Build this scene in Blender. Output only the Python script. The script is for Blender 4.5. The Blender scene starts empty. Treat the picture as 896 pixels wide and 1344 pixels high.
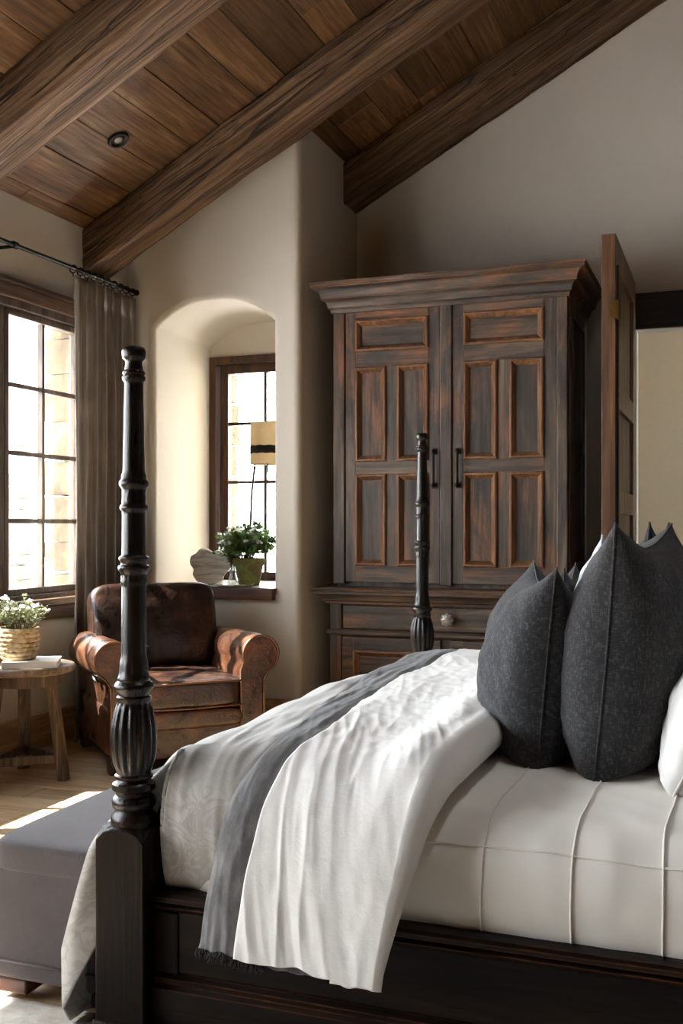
import bpy, bmesh, math, random
from mathutils import Vector, Matrix, noise
PI = math.pi
SC = bpy.context.scene
COL = SC.collection
rnd = random.Random(7)
V = Vector

# ------------------------------------------------------------------ helpers
def lin(c):
    def f(v):
        v /= 255.0
        return v / 12.92 if v <= .04045 else ((v + .055) / 1.055) ** 2.4
    return (f(c[0]), f(c[1]), f(c[2]), 1)

def root_matrix(o):
    while o.parent: o = o.parent
    return Matrix.LocRotScale(o.location, o.rotation_euler, o.scale)

def thing(name, label, cat, loc=(0, 0, 0), rotz=0, group=None):
    o = bpy.data.objects.new(name, None)
    COL.objects.link(o)
    o.location = loc
    o.rotation_euler = (0, 0, rotz)
    o.empty_display_size = .05
    o['label'] = label
    o['category'] = cat
    if group: o['group'] = group
    return o

def tag(o, label, cat, group=None):
    o['label'] = label
    o['category'] = cat
    if group: o['group'] = group
    return o

def obj(name, bm, m, parent=None, world=True, smooth=35, bevel=0, bseg=2, sub=0, solid=0, label=None):
    """one mesh object; world=True: coordinates are world ones, moved into the root's frame"""
    if parent is not None and world:
        bm.transform(root_matrix(parent).inverted())
    bmesh.ops.recalc_face_normals(bm, faces=bm.faces)
    me = bpy.data.meshes.new(name)
    bm.to_mesh(me)
    bm.free()
    if smooth:
        me.shade_smooth()
        if smooth < 180: me.set_sharp_from_angle(angle=math.radians(smooth))
    if m is not None: me.materials.append(m)
    o = bpy.data.objects.new(name, me)
    COL.objects.link(o)
    if parent is not None: o.parent = parent
    if solid:
        md = o.modifiers.new('s', 'SOLIDIFY'); md.thickness = solid; md.offset = -1
    if bevel:
        md = o.modifiers.new('b', 'BEVEL'); md.width = bevel; md.segments = bseg; md.limit_method = 'ANGLE'; md.angle_limit = math.radians(40)
    if sub:
        md = o.modifiers.new('u', 'SUBSURF'); md.levels = sub; md.render_levels = sub
    if label: o['label'] = label
    return o

def struct(name, bm, m, parent=None, **k):
    o = obj(name, bm, m, parent, **k)
    if parent is None: o['kind'] = 'structure'
    return o

def box(bm, x0, x1, y0, y1, z0, z1):
    vs = [bm.verts.new((x, y, z)) for z in (z0, z1) for y in (y0, y1) for x in (x0, x1)]
    for f in ((0, 2, 3, 1), (4, 5, 7, 6), (0, 1, 5, 4), (2, 6, 7, 3), (0, 4, 6, 2), (1, 3, 7, 5)):
        bm.faces.new([vs[i] for i in f])
    return vs

def B(*a):
    bm = bmesh.new(); box(bm, *a); return bm

def tube(bm, pts, r, seg=8, cap=True):
    pts = [V(p) for p in pts]
    n = len(pts)
    rr = r if isinstance(r, (list, tuple)) else [r] * n
    rings = []
    up = None
    for i, p in enumerate(pts):
        t = (pts[min(i + 1, n - 1)] - pts[max(i - 1, 0)]).normalized()
        if up is None:
            up = V((0, 0, 1)) if abs(t.z) < .9 else V((1, 0, 0))
        a = t.cross(up).normalized(); b = a.cross(t).normalized(); up = b
        rings.append([bm.verts.new(p + (a * math.cos(2 * PI * k / seg) + b * math.sin(2 * PI * k / seg)) * rr[i]) for k in range(seg)])
    for i in range(n - 1):
        for k in range(seg):
            bm.faces.new((rings[i][k], rings[i][(k + 1) % seg], rings[i + 1][(k + 1) % seg], rings[i + 1][k]))
    if cap:
        bm.faces.new(rings[0][::-1]); bm.faces.new(rings[-1])

def lathe(bm, prof, c, seg=32, mod=None):
    """prof: (r, z); c: axis point; mod(theta, i, r, z) -> r"""
    rings = []
    for i, (r, z) in enumerate(prof):
        ring = []
        for k in range(seg):
            th = 2 * PI * k / seg
            q = mod(th, i, r, z) if mod else r
            ring.append(bm.verts.new((c[0] + q * math.cos(th), c[1] + q * math.sin(th), c[2] + z)))
        rings.append(ring)
    for i in range(len(rings) - 1):
        for k in range(seg):
            bm.faces.new((rings[i][k], rings[i][(k + 1) % seg], rings[i + 1][(k + 1) % seg], rings[i + 1][k]))
    bm.faces.new(rings[0][::-1]); bm.faces.new(rings[-1])

def grid(bm, nu, nv, f, closed_u=False):
    vs = [[bm.verts.new(f(i, j)) for i in range(nu)] for j in range(nv)]
    for j in range(nv - 1):
        for i in range(nu - (0 if closed_u else 1)):
            bm.faces.new((vs[j][i], vs[j][(i + 1) % nu], vs[j + 1][(i + 1) % nu], vs[j + 1][i]))
    return vs

def puff(bm, c, size, p=6, n=14, crown=0, M=None, f=None):
    """rounded cushion: cube pushed onto a superellipsoid"""
    b2 = bmesh.new()
    bmesh.ops.create_cube(b2, size=2)
    bmesh.ops.subdivide_edges(b2, edges=b2.edges[:], cuts=n, use_grid_fill=True)
    for v in b2.verts:
        x, y, z = v.co
        x, y, z = [math.copysign(math.sin(abs(t) * PI / 2) ** .9, t) for t in (x, y, z)]
        k = (abs(x) ** p + abs(y) ** p + abs(z) ** p) ** (1 / p)
        x, y, z = x / k, y / k, z / k
        z *= 1 + crown * (1 - x * x) * (1 - y * y)
        q = V((x * size[0] / 2, y * size[1] / 2, z * size[2] / 2))
        if f: q = f(q, x, y, z)
        if M: q = M @ q
        v.co = q + V(c)
    me = bpy.data.meshes.new('t'); b2.to_mesh(me); b2.free(); bm.from_mesh(me); bpy.data.meshes.remove(me)

def prism(bm, poly, axis, a0, a1):
    """poly of 2D points extruded along axis"""
    def P(u, v, a):
        return {'X': (a, u, v), 'Y': (u, a, v), 'Z': (u, v, a)}[axis]
    A = [bm.verts.new(P(u, v, a0)) for u, v in poly]
    Bv = [bm.verts.new(P(u, v, a1)) for u, v in poly]
    n = len(poly)
    for i in range(n): bm.faces.new((A[i], A[(i + 1) % n], Bv[(i + 1) % n], Bv[i]))
    bm.faces.new(A[::-1]); bm.faces.new(Bv)

def N3(x, y=0, z=0): return noise.noise(V((x, y, z)))
def ridge(x, y=0, z=0): return 1 - min(1, abs(N3(x, y, z)) * 2.2)
def sst(a, b, x):
    t = max(0, min(1, (x - a) / (b - a))); return t * t * (3 - 2 * t)
def interp(tab, x):
    if x <= tab[0][0]: return tab[0][1]
    for (a, p), (b, q) in zip(tab, tab[1:]):
        if x <= b: return p + (q - p) * (x - a) / (b - a)
    return tab[-1][1]

# ------------------------------------------------------------------ materials
class NT:
    def __init__(s, name):
        s.m = bpy.data.materials.new(name); s.m.use_nodes = True
        s.t = s.m.node_tree; s.n = s.t.nodes; s.l = s.t.links
        s.p = s.n['Principled BSDF']; s.out = s.n['Material Output']
    def add(s, ty, **k):
        n = s.n.new(ty)
        for a, v in k.items():
            if hasattr(n, a): setattr(n, a, v)
        return n
    def link(s, a, b): s.l.new(a, b)
    def val(s, sock, v):
        if isinstance(v, bpy.types.NodeSocket): s.link(v, sock)
        else: sock.default_value = v
    def math(s, op, a, b=0.0):
        n = s.add('ShaderNodeMath', operation=op)
        s.val(n.inputs[0], a); s.val(n.inputs[1], b)
        return n.outputs[0]
    def mix(s, f, a, b, mode='MIX'):
        n = s.add('ShaderNodeMix', data_type='RGBA', blend_type=mode)
        s.val(n.inputs[0], f); s.val(n.inputs[6], a); s.val(n.inputs[7], b)
        return n.outputs[2]
    def ramp(s, f, stops, interp='LINEAR'):
        n = s.add('ShaderNodeValToRGB'); n.color_ramp.interpolation = interp
        e = n.color_ramp.elements
        while len(e) < len(stops): e.new(.5)
        for el, (p, c) in zip(e, stops):
            el.position = p; el.color = c if len(c) == 4 else (*c, 1)
        s.link(f, n.inputs[0]); return n.outputs[0]
    def coords(s, scale=(1, 1, 1), island=0):
        tc = s.add('ShaderNodeTexCoord')
        v = tc.outputs['Object']
        if island:
            g = s.add('ShaderNodeNewGeometry')
            c = s.add('ShaderNodeCombineXYZ')
            r = s.math('MULTIPLY', g.outputs['Random Per Island'], island)
            for i in range(3): s.link(r, c.inputs[i])
            a = s.add('ShaderNodeVectorMath', operation='ADD')
            s.link(v, a.inputs[0]); s.link(c.outputs[0], a.inputs[1]); v = a.outputs[0]
            s.island = g.outputs['Random Per Island']
        mp = s.add('ShaderNodeMapping'); mp.inputs['Scale'].default_value = scale
        s.link(v, mp.inputs[0]); return mp.outputs[0]
    def noise(s, v, scale=1, detail=4, rough=.55, dist=0):
        n = s.add('ShaderNodeTexNoise'); n.inputs['Scale'].default_value = scale
        n.inputs['Detail'].default_value = detail; n.inputs['Roughness'].default_value = rough; n.inputs['Distortion'].default_value = dist
        s.link(v, n.inputs['Vector']); return n.outputs[0]
    def bump(s, h, strength=.3, dist=.01, prev=None):
        n = s.add('ShaderNodeBump'); n.inputs['Strength'].default_value = strength; n.inputs['Distance'].default_value = dist
        s.link(h, n.inputs['Height'])
        if prev is not None: s.link(prev, n.inputs['Normal'])
        s.link(n.outputs[0], s.p.inputs['Normal']); return n.outputs[0]
    def edge(s, radius=.006, lo=.02, hi=.18):
        b = s.add('ShaderNodeBevel', samples=4); b.inputs['Radius'].default_value = radius
        g = s.add('ShaderNodeNewGeometry')
        d = s.add('ShaderNodeVectorMath', operation='DOT_PRODUCT')
        s.link(b.outputs[0], d.inputs[0]); s.link(g.outputs['Normal'], d.inputs[1])
        e = s.math('SUBTRACT', 1.0, d.outputs['Value'])
        r = s.add('ShaderNodeMapRange'); r.inputs[1].default_value = lo; r.inputs[2].default_value = hi
        s.link(e, r.inputs[0]); return r.outputs[0]

def wood(name, cols, axis='X', along=1.3, across=14, rough=.5, bump=.35, island=23, vary=.35, wear=None, wear_lo=.55, edge=None, edge_r=.006, grain=.5, cracks=0, spec=.4):
    s = NT(name)
    sc = [across] * 3; sc['XYZ'.index(axis)] = along
    v = s.coords(sc, island)
    a = s.noise(v, 1, 6, .6, 1.2)
    c = s.ramp(a, [(.28, lin(cols[0])), (.5, lin(cols[1])), (.72, lin(cols[2]))])
    sc2 = [across * 7] * 3; sc2['XYZ'.index(axis)] = along * 2.5
    v2 = s.coords(sc2, island)
    g = s.noise(v2, 1, 5, .65, .4)
    gd = s.ramp(g, [(.3, (1 - grain,) * 3), (.6, (1.05,) * 3)])
    c = s.mix(1.0, c, gd, 'MULTIPLY')
    if vary:
        iv = s.math('ADD', s.math('MULTIPLY', s.island, vary * 2), 1 - vary)
        cb = s.add('ShaderNodeCombineColor')
        for i in range(3): s.link(iv, cb.inputs[i])
        c = s.mix(1.0, c, cb.outputs[0], 'MULTIPLY')
    h = s.math('ADD', s.math('MULTIPLY', a, .6), g)
    if cracks:
        sc3 = [across * .45] * 3; sc3['XYZ'.index(axis)] = along * .45
        k = s.noise(s.coords(sc3, island), 1, 3, .5, 1.5)
        k = s.math('ABSOLUTE', s.math('SUBTRACT', k, .5))
        km = s.ramp(k, [(0, (0, 0, 0)), (.02, (1, 1, 1))])
        c = s.mix(s.math('MULTIPLY', s.math('SUBTRACT', 1.0, km), cracks), c, lin((22, 13, 8)))
        h = s.math('ADD', h, s.math('MULTIPLY', km, 1.2))
    if wear:
        sc4 = [3.2] * 3; sc4['XYZ'.index(axis)] = 1.1
        w = s.noise(s.coords(sc4, island), 1, 6, .7, .8)
        w = s.ramp(w, [(wear_lo, (0, 0, 0)), (wear_lo + .16, (1, 1, 1))])
        w2 = s.math('MULTIPLY', w, s.ramp(g, [(.35, (0, 0, 0)), (.62, (1, 1, 1))]))
        c = s.mix(w2, c, lin(wear))
    if edge:
        e = s.edge(edge_r)
        en = s.noise(s.coords((9, 9, 9), island), 1, 5, .7)
        e = s.math('MULTIPLY', e, s.ramp(en, [(.38, (0, 0, 0)), (.6, (1, 1, 1))]))
        c = s.mix(e, c, lin(edge))
    s.link(c, s.p.inputs['Base Color'])
    s.link(s.ramp(g, [(.3, (min(1, rough + .14),) * 3), (.7, (max(0, rough - .1),) * 3)]), s.p.inputs['Roughness'])
    s.p.inputs['Specular IOR Level'].default_value = spec
    if bump: s.bump(h, bump, .004)
    return s.m

def fabric(name, c1, c2, weave=900, wbump=.25, patch=6, rough=.95, sheen=.15, streak=None, fleck=0, pattern=None, cr=.0, trans=0):
    s = NT(name)
    v = s.coords((1, 1, 1))
    n1 = s.noise(v, patch, 5, .6)
    c = s.mix(s.ramp(n1, [(.35, (0, 0, 0)), (.65, (1, 1, 1))]), lin(c1), lin(c2))
    va = s.coords((weave, weave * .22, weave * .22)); vb = s.coords((weave * .22, weave * .22, weave)); vc = s.coords((weave * .22, weave, weave * .22))
    wa, wb, wc = s.noise(va, 1, 2), s.noise(vb, 1, 2), s.noise(vc, 1, 2)
    wv = s.math('ADD', wa, s.math('ADD', wb, wc))
    wn = s.math('MULTIPLY', wv, .333)
    if fleck:
        c = s.mix(s.math('MULTIPLY', s.ramp(wn, [(.5, (0, 0, 0)), (.6, (1, 1, 1))]), fleck), c, lin(tuple(min(255, x + 75) for x in c1)))
        c = s.mix(s.math('MULTIPLY', s.ramp(wn, [(.4, (1, 1, 1)), (.5, (0, 0, 0))]), fleck), c, lin(tuple(x * .45 for x in c1)))
    if streak:
        st = s.noise(s.coords(streak[1]), 1, 5, .65, .3)
        c = s.mix(s.ramp(st, [(.42, (0, 0, 0)), (.68, (1, 1, 1))]), c, lin(streak[0]))
    if pattern:
        vo = s.add('ShaderNodeTexNoise'); vo.inputs['Scale'].default_value = 13; vo.inputs['Detail'].default_value = 1.5; vo.inputs['Distortion'].default_value = 2.4
        s.link(v, vo.inputs['Vector'])
        k = s.math('ABSOLUTE', s.math('SUBTRACT', vo.outputs[0], .5))
        sp = s.add('ShaderNodeSeparateXYZ'); s.link(v, sp.inputs[0])   # woven border along the drop only
        mr = s.add('ShaderNodeMapRange'); mr.inputs[1].default_value = .66; mr.inputs[2].default_value = .58; s.link(sp.outputs[2], mr.inputs[0]); border = mr.outputs[0]
        c = s.mix(s.math('MULTIPLY', s.ramp(k, [(.03, (.5,) * 3), (.10, (0, 0, 0))]), border), c, lin(pattern))
    s.link(c, s.p.inputs['Base Color'])
    s.p.inputs['Roughness'].default_value = rough
    s.p.inputs['Specular IOR Level'].default_value = .15
    s.p.inputs['Sheen Weight'].default_value = sheen
    if trans:
        tr = s.add('ShaderNodeBsdfTranslucent'); mx = s.add('ShaderNodeMixShader'); mx.inputs[0].default_value = trans
        s.link(c, tr.inputs[0]); s.link(s.p.outputs[0], mx.inputs[1]); s.link(tr.outputs[0], mx.inputs[2]); s.link(mx.outputs[0], s.out.inputs[0])
    b = s.bump(wn, wbump, .002)
    if cr:
        cn = s.noise(s.coords((1, 1, 1)), 26, 6, .62, .9)
        s.bump(cn, cr, .006, b)
    return s.m

def plain(name, c, rough=.5, metal=0, bump=0, bscale=60, vary=0, spec=.4):
    s = NT(name)
    v = s.coords()
    n = s.noise(v, bscale, 4, .6)
    c2 = tuple(x * (1 - vary) for x in c)
    s.link(s.mix(n, lin(c), lin(c2)), s.p.inputs['Base Color'])
    s.p.inputs['Roughness'].default_value = rough
    s.p.inputs['Metallic'].default_value = metal
    s.p.inputs['Specular IOR Level'].default_value = spec
    if bump: s.bump(n, bump, .004)
    return s.m

def plaster_mat():
    s = NT('plaster')
    v = s.coords()
    n = s.noise(v, 1.4, 5, .6, .4)
    s.link(s.mix(n, lin((212, 207, 197)), lin((204, 198, 187))), s.p.inputs['Base Color'])
    s.p.inputs['Roughness'].default_value = .92
    s.p.inputs['Specular IOR Level'].default_value = .15
    h = s.math('ADD', s.noise(v, 4, 4, .5), s.math('MULTIPLY', s.noise(v, 60, 4, .6), .12))
    s.bump(h, .2, .02)
    return s.m

def leather_mat(nm, ca, cb, cc, ce):
    s = NT(nm)
    v = s.coords()
    n = s.noise(v, 4.5, 6, .62, .8)
    c = s.ramp(n, [(.3, lin(ca)), (.5, lin(cb)), (.7, lin(cc))])
    e = s.edge(.03, .01, .25)
    e2 = s.math('MULTIPLY', e, s.noise(v, 9, 4, .6))
    c = s.mix(e2, c, lin(ce))
    s.link(c, s.p.inputs['Base Color'])
    s.link(s.ramp(n, [(.3, (.24,) * 3), (.7, (.38,) * 3)]), s.p.inputs['Roughness'])
    s.p.inputs['Specular IOR Level'].default_value = .5
    vo = s.add('ShaderNodeTexVoronoi'); vo.inputs['Scale'].default_value = 260
    s.link(v, vo.inputs['Vector'])
    b = s.bump(vo.outputs['Distance'], .12, .002)
    s.bump(s.noise(v, 11, 5, .6, 1.5), .45, .014, b)
    return s.m

def glass_mat(name, amount=.06, tint=(1, 1, 1, 1)):
    s = NT(name)
    tr = s.add('ShaderNodeBsdfTransparent'); tr.inputs[0].default_value = tint
    gl = s.add('ShaderNodeBsdfGlossy'); gl.inputs['Roughness'].default_value = .02
    lw = s.add('ShaderNodeLayerWeight'); lw.inputs[0].default_value = .25
    f = s.math('ADD', s.math('MULTIPLY', lw.outputs['Fresnel'], .5), amount)
    mx = s.add('ShaderNodeMixShader')
    s.link(f, mx.inputs[0]); s.link(tr.outputs[0], mx.inputs[1]); s.link(gl.outputs[0], mx.inputs[2])
    s.link(mx.outputs[0], s.out.inputs['Surface'])
    return s.m

def stone_mat(name, c1, c2):
    s = NT(name)
    v = s.coords((1, 1, 1), 11)
    n = s.noise(v, 7, 6, .62, .4)
    c = s.mix(n, lin(c1), lin(c2))
    iv = s.math('ADD', s.math('MULTIPLY', s.island, .35), .75)
    cb = s.add('ShaderNodeCombineColor')
    for i in range(3): s.link(iv, cb.inputs[i])
    c = s.mix(1.0, c, cb.outputs[0], 'MULTIPLY')
    s.link(c, s.p.inputs['Base Color']); s.p.inputs['Roughness'].default_value = .95
    s.bump(s.noise(v, 18, 6, .65), .8, .03)
    return s.m

M = {}
M['plaster'] = plaster_mat()
M['hallpaint'] = plain('warm_beige_paint', (222, 210, 188), .9, 0, .1, 20, .04)
M['leather'] = leather_mat('aged_leather', (38, 24, 17), (68, 43, 30), (112, 73, 50), (126, 86, 60))
M['leather_dark'] = leather_mat('dark_aged_leather', (28, 19, 16), (46, 30, 24), (86, 56, 39), (100, 67, 47))
M['plank'] = wood('reclaimed_planks', [(78, 52, 31), (112, 81, 51), (145, 111, 75)], 'Y', .9, 9, .6, .5, 31, .44, wear=(60, 38, 22), wear_lo=.53, grain=.65)
M['beam'] = wood('rough_timber', [(72, 52, 36), (114, 86, 61), (156, 126, 96)], 'X', .55, 15, .75, 1.0, 17, .12, wear=(58, 38, 24), wear_lo=.52, grain=.75, cracks=.9)
M['floor'] = wood('oak_floor', [(164, 138, 104), (192, 166, 130), (212, 190, 158)], 'X', .8, 7, .42, .2, 29, .16, grain=.25)
M['oak'] = wood('oak_trim', [(132, 102, 70), (168, 134, 96), (194, 164, 124)], 'Y', .9, 9, .55, .3, 29, .1, grain=.4)
ARM = [(32, 28, 26), (63, 55, 49), (104, 90, 76)]
AW = (138, 88, 52)
M['arm_v'] = wood('armoire_wood_vertical', ARM, 'Z', 1.0, 9, .5, .35, 19, .2, wear=AW, wear_lo=.5, edge=(170, 110, 66), edge_r=.007)
M['arm_h'] = wood('armoire_wood_horizontal', ARM, 'X', 1.0, 9, .5, .35, 19, .2, wear=AW, wear_lo=.5, edge=(170, 110, 66), edge_r=.007)
M['arm_m'] = wood('armoire_moulding_wood', [(58, 40, 29), (98, 68, 46), (146, 102, 66)], 'Z', 1.5, 9, .45, .35, 19, .2, edge=(190, 128, 78), edge_r=.008)
BED = [(11, 7, 5), (22, 14, 10), (44, 27, 18)]
M['bed_z'] = wood('bed_wood_upright', BED, 'Z', 1.2, 12, .30, .25, 19, .1, edge=(96, 58, 36), edge_r=.004, spec=.38)
M['bed_block'] = wood('bed_wood_block', BED, 'Z', 1.2, 12, .36, .25, 19, .1, edge=(96, 58, 36), edge_r=.004, spec=.1)
M['bed_x'] = wood('bed_wood_rail', BED, 'X', 1.2, 12, .36, .3, 19, .1, edge=(128, 74, 40), edge_r=.006, spec=.14)
M['bed_y'] = wood('bed_wood_cross', BED, 'Y', 1.2, 12, .36, .3, 19, .1, edge=(120, 70, 40), edge_r=.006, spec=.14)
M['winwood'] = wood('window_wood', [(46, 30, 20), (76, 50, 34), (108, 76, 52)], 'Z', 1.2, 14, .45, .2, 19, .1, edge=(128, 88, 58), edge_r=.004)
M['greywood'] = wood('weathered_window_wood', [(48, 38, 30), (78, 64, 52), (112, 94, 78)], 'Z', 1.2, 14, .45, .2, 19, .1)
M['winwood_y'] = wood('window_wood_cross', [(50, 36, 26), (84, 62, 46), (116, 90, 68)], 'Y', 1.2, 14, .45, .2, 19, .1)
M['sillwood'] = wood('sill_wood', [(52, 28, 18), (82, 46, 29), (108, 64, 40)], 'X', 1.2, 12, .4, .2, 19, .1, edge=(128, 80, 50), edge_r=.004)
M['doorwood'] = wood('door_wood', [(54, 34, 22), (86, 58, 38), (118, 84, 58)], 'Z', .9, 12, .42, .2, 19, .15)
M['doorpanel'] = wood('door_panel_wood', [(84, 66, 52), (122, 102, 84), (150, 130, 108)], 'Z', .9, 10, .55, .25, 19, .15)
M['darkwood'] = wood('dark_casing_wood', [(22, 14, 11), (38, 25, 19), (56, 38, 28)], 'X', .9, 12, .45, .2, 19, .1)
M['tablewood'] = wood('weathered_table_wood', [(46, 35, 27), (84, 67, 53), (130, 111, 92)], 'Z', 1.2, 16, .65, .5, 19, .2, grain=.6)
M['tabletop'] = wood('weathered_table_top_wood', [(74, 60, 49), (118, 100, 84), (160, 142, 122)], 'X', 1.2, 14, .5, .35, 19, .1, grain=.45)
M['white_linen'] = fabric('white_linen', (238, 236, 232), (230, 227, 222), 700, .2, 3, cr=.22)
M['sheet'] = fabric('white_cotton_sheet', (232, 228, 220), (226, 221, 212), 1100, .12, 3, cr=.06)
M['grey_linen'] = fabric('grey_linen', (110, 109, 109), (92, 91, 92), 700, .3, 5, cr=.25, streak=((140, 139, 139), (40, 1.6, 12)))
M['coverlet'] = fabric('patterned_coverlet', (192, 190, 186), (178, 175, 170), 700, .2, 4, cr=.16, pattern=(156, 151, 144))
M['charcoal'] = fabric('charcoal_tweed', (60, 59, 60), (50, 49, 51), 330, .8, 5, fleck=.2, sheen=.1)
M['lightgrey'] = fabric('light_grey_cotton', (196, 198, 204), (182, 184, 190), 800, .2, 4, cr=.1)
M['bench'] = fabric('mauve_grey_upholstery', (88, 83, 84), (79, 74, 76), 1000, .5, 5, fleck=.05)
M['curtain'] = fabric('taupe_linen', (134, 126, 118), (116, 108, 101), 600, .35, 5, streak=((152, 144, 135), (60, 60, 1.2)), trans=.3)
M['rug'] = fabric('wool_rug', (214, 208, 198), (186, 178, 166), 220, 1.0, 22)
M['fringe'] = plain('frayed_edge', (52, 48, 46), .95, 0, .4, 200, .4)
M['iron'] = plain('black_iron', (26, 24, 23), .42, .8, .15, 120, .3)
M['steel'] = plain('polished_steel', (190, 188, 184), .2, 1)
M['brass'] = plain('aged_brass', (150, 116, 66), .35, 1, .1, 90, .3)
M['crystal'] = plain('mottled_knob', (198, 190, 180), .16, .3, .5, 110, .8)
M['glass'] = glass_mat('window_glass')
M['vase'] = glass_mat('clear_vase_glass', .16, (.93, .95, .95, 1))
M['stone'] = stone_mat('rough_limestone', (104, 92, 73), (80, 69, 53))
M['pillarstone'] = stone_mat('weathered_pillar_stone', (74, 62, 52), (58, 49, 41))
M['snow'] = plain('snow', (240, 240, 242), .9, 0, .3, 2, .05)
M['conifer'] = plain('conifer_needles', (44, 50, 38), .9, 0, 0, 20, .4)
M['bark'] = plain('bark', (60, 50, 42), .9, 0, .5, 30, .4)
M['dim_panelling'] = wood('bounce_dimming_panelling', [(40, 30, 24), (62, 48, 38), (84, 66, 52)], 'Z', .9, 9, .55, .2, 19, .1)  # dark finish for the unseen walls, chosen to cut bounced light
M['terracotta'] = None
M['soil'] = plain('soil', (52, 40, 30), .95, 0, .6, 80, .4)
def leafy(name, c, vary):
    m = plain(name, c, .55, 0, 0, 30, vary); t = m.node_tree
    tr = t.nodes.new('ShaderNodeBsdfTranslucent'); mx = t.nodes.new('ShaderNodeMixShader'); mx.inputs[0].default_value = .45
    p = t.nodes['Principled BSDF']
    t.links.new(p.inputs['Base Color'].links[0].from_socket, tr.inputs[0])
    t.links.new(p.outputs[0], mx.inputs[1]); t.links.new(tr.outputs[0], mx.inputs[2]); t.links.new(mx.outputs[0], t.nodes['Material Output'].inputs[0])
    return m
M['leaf'] = leafy('green_leaf', (118, 152, 82), .45)
M['leaf_pale'] = leafy('grey_green_leaf', (146, 154, 112), .45)
M['stem'] = plain('green_stem', (96, 98, 58), .7, 0, 0, 30, .3)
M['petal'] = leafy('white_petal', (244, 244, 240), .05)
M['twig'] = plain('brown_twig', (74, 54, 40), .6, 0, .3, 80, .3)
M['paper'] = plain('book_paper', (232, 228, 220), .8, 0, .1, 200, .06)
M['cover'] = plain('pale_book_cover', (226, 224, 220), .5, 0, 0, 20, .03)
M['black'] = plain('blackened_metal', (24, 20, 18), .5, .5)
M['lens'] = plain('frosted_bulb', (150, 142, 130), .2, 0)
M['foot'] = plain('dark_foot_wood', (40, 24, 16), .4, 0, .1, 40, .3)
M['foot_red'] = plain('reddish_foot_wood', (84, 42, 26), .4, 0, .1, 40, .3)

def mossy():
    s = NT('mossy_clay'); v = s.coords()
    n = s.noise(v, 16, 5, .65, .5)
    g = s.add('ShaderNodeSeparateXYZ'); s.link(s.coords(), g.inputs[0])
    c = s.ramp(n, [(.34, lin((112, 66, 40))), (.48, lin((96, 92, 44))), (.66, lin((116, 124, 58)))])
    s.link(c, s.p.inputs['Base Color']); s.p.inputs['Roughness'].default_value = .75
    s.bump(n, .4, .004); return s.m
M['terracotta'] = mossy()

def basket_mat():
    s = NT('woven_seagrass'); v = s.coords()
    n = s.noise(v, 30, 5, .65, .5)
    c = s.ramp(n, [(.34, lin((126, 104, 76))), (.55, lin((196, 174, 138))), (.7, lin((222, 204, 172)))])
    s.link(c, s.p.inputs['Base Color']); s.p.inputs['Roughness'].default_value = .85
    s.bump(n, .6, .004); return s.m
M['basket'] = basket_mat()

def marble():
    s = NT('striped_stone'); v = s.coords((4, 4, 26))
    n = s.noise(v, 1, 4, .6, 1.4)
    c = s.ramp(n, [(.38, lin((196, 186, 170))), (.5, lin((236, 230, 220))), (.62, lin((244, 240, 232)))])
    s.link(c, s.p.inputs['Base Color']); s.p.inputs['Roughness'].default_value = .5
    s.bump(n, .3, .004); return s.m
M['marble'] = marble()
def sillstone():
    s = NT('veined_sill_stone'); v = s.coords((6, 22, 6))
    n = s.noise(v, 1, 5, .6, 1.6)
    c = s.ramp(n, [(.36, lin((150, 136, 120))), (.5, lin((206, 196, 180))), (.62, lin((226, 218, 204)))])
    s.link(c, s.p.inputs['Base Color']); s.p.inputs['Roughness'].default_value = .35; return s.m
M['sillstone'] = sillstone()
def shade():
    s = NT('parchment_shade'); v = s.coords()
    n = s.noise(v, 18, 3, .5)
    s.link(s.mix(n, lin((226, 200, 154)), lin((206, 178, 132))), s.p.inputs['Base Color'])
    s.p.inputs['Roughness'].default_value = .8; return s.m
M['shade'] = shade()

# ------------------------------------------------------------------ room
XL, YN, XR, YB = -3.5, 5.52, -2.336, 6.5
def zc(x): return 2.915 + .54 * (x + 3.5)
RIDGE = 1.2
XE = 4.4            # right wall
def zc2(x): return zc(RIDGE) - .54 * (x - RIDGE)
Y0 = -3.2           # wall behind the camera

# floor boards
bm = bmesh.new()
y = Y0
while y < 6.6:
    w = rnd.choice((.15, .18, .21)); x = -3.55 - rnd.random() * 1.5
    while x < XE:
        L = rnd.uniform(1.4, 2.6)
        box(bm, max(x, -3.55) + .001, min(x + L, XE) - .001, y + .001, y + w - .001, -.03, 0) if x + L > -3.5 else None
        x += L
    y += w
struct('floor', bm, M['floor'], smooth=0, bevel=.002, bseg=1)
struct('floor_subfloor', B(-3.9, 5, Y0 - .1, 8.6, -.12, -.032), M['darkwood'], smooth=0)

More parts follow.
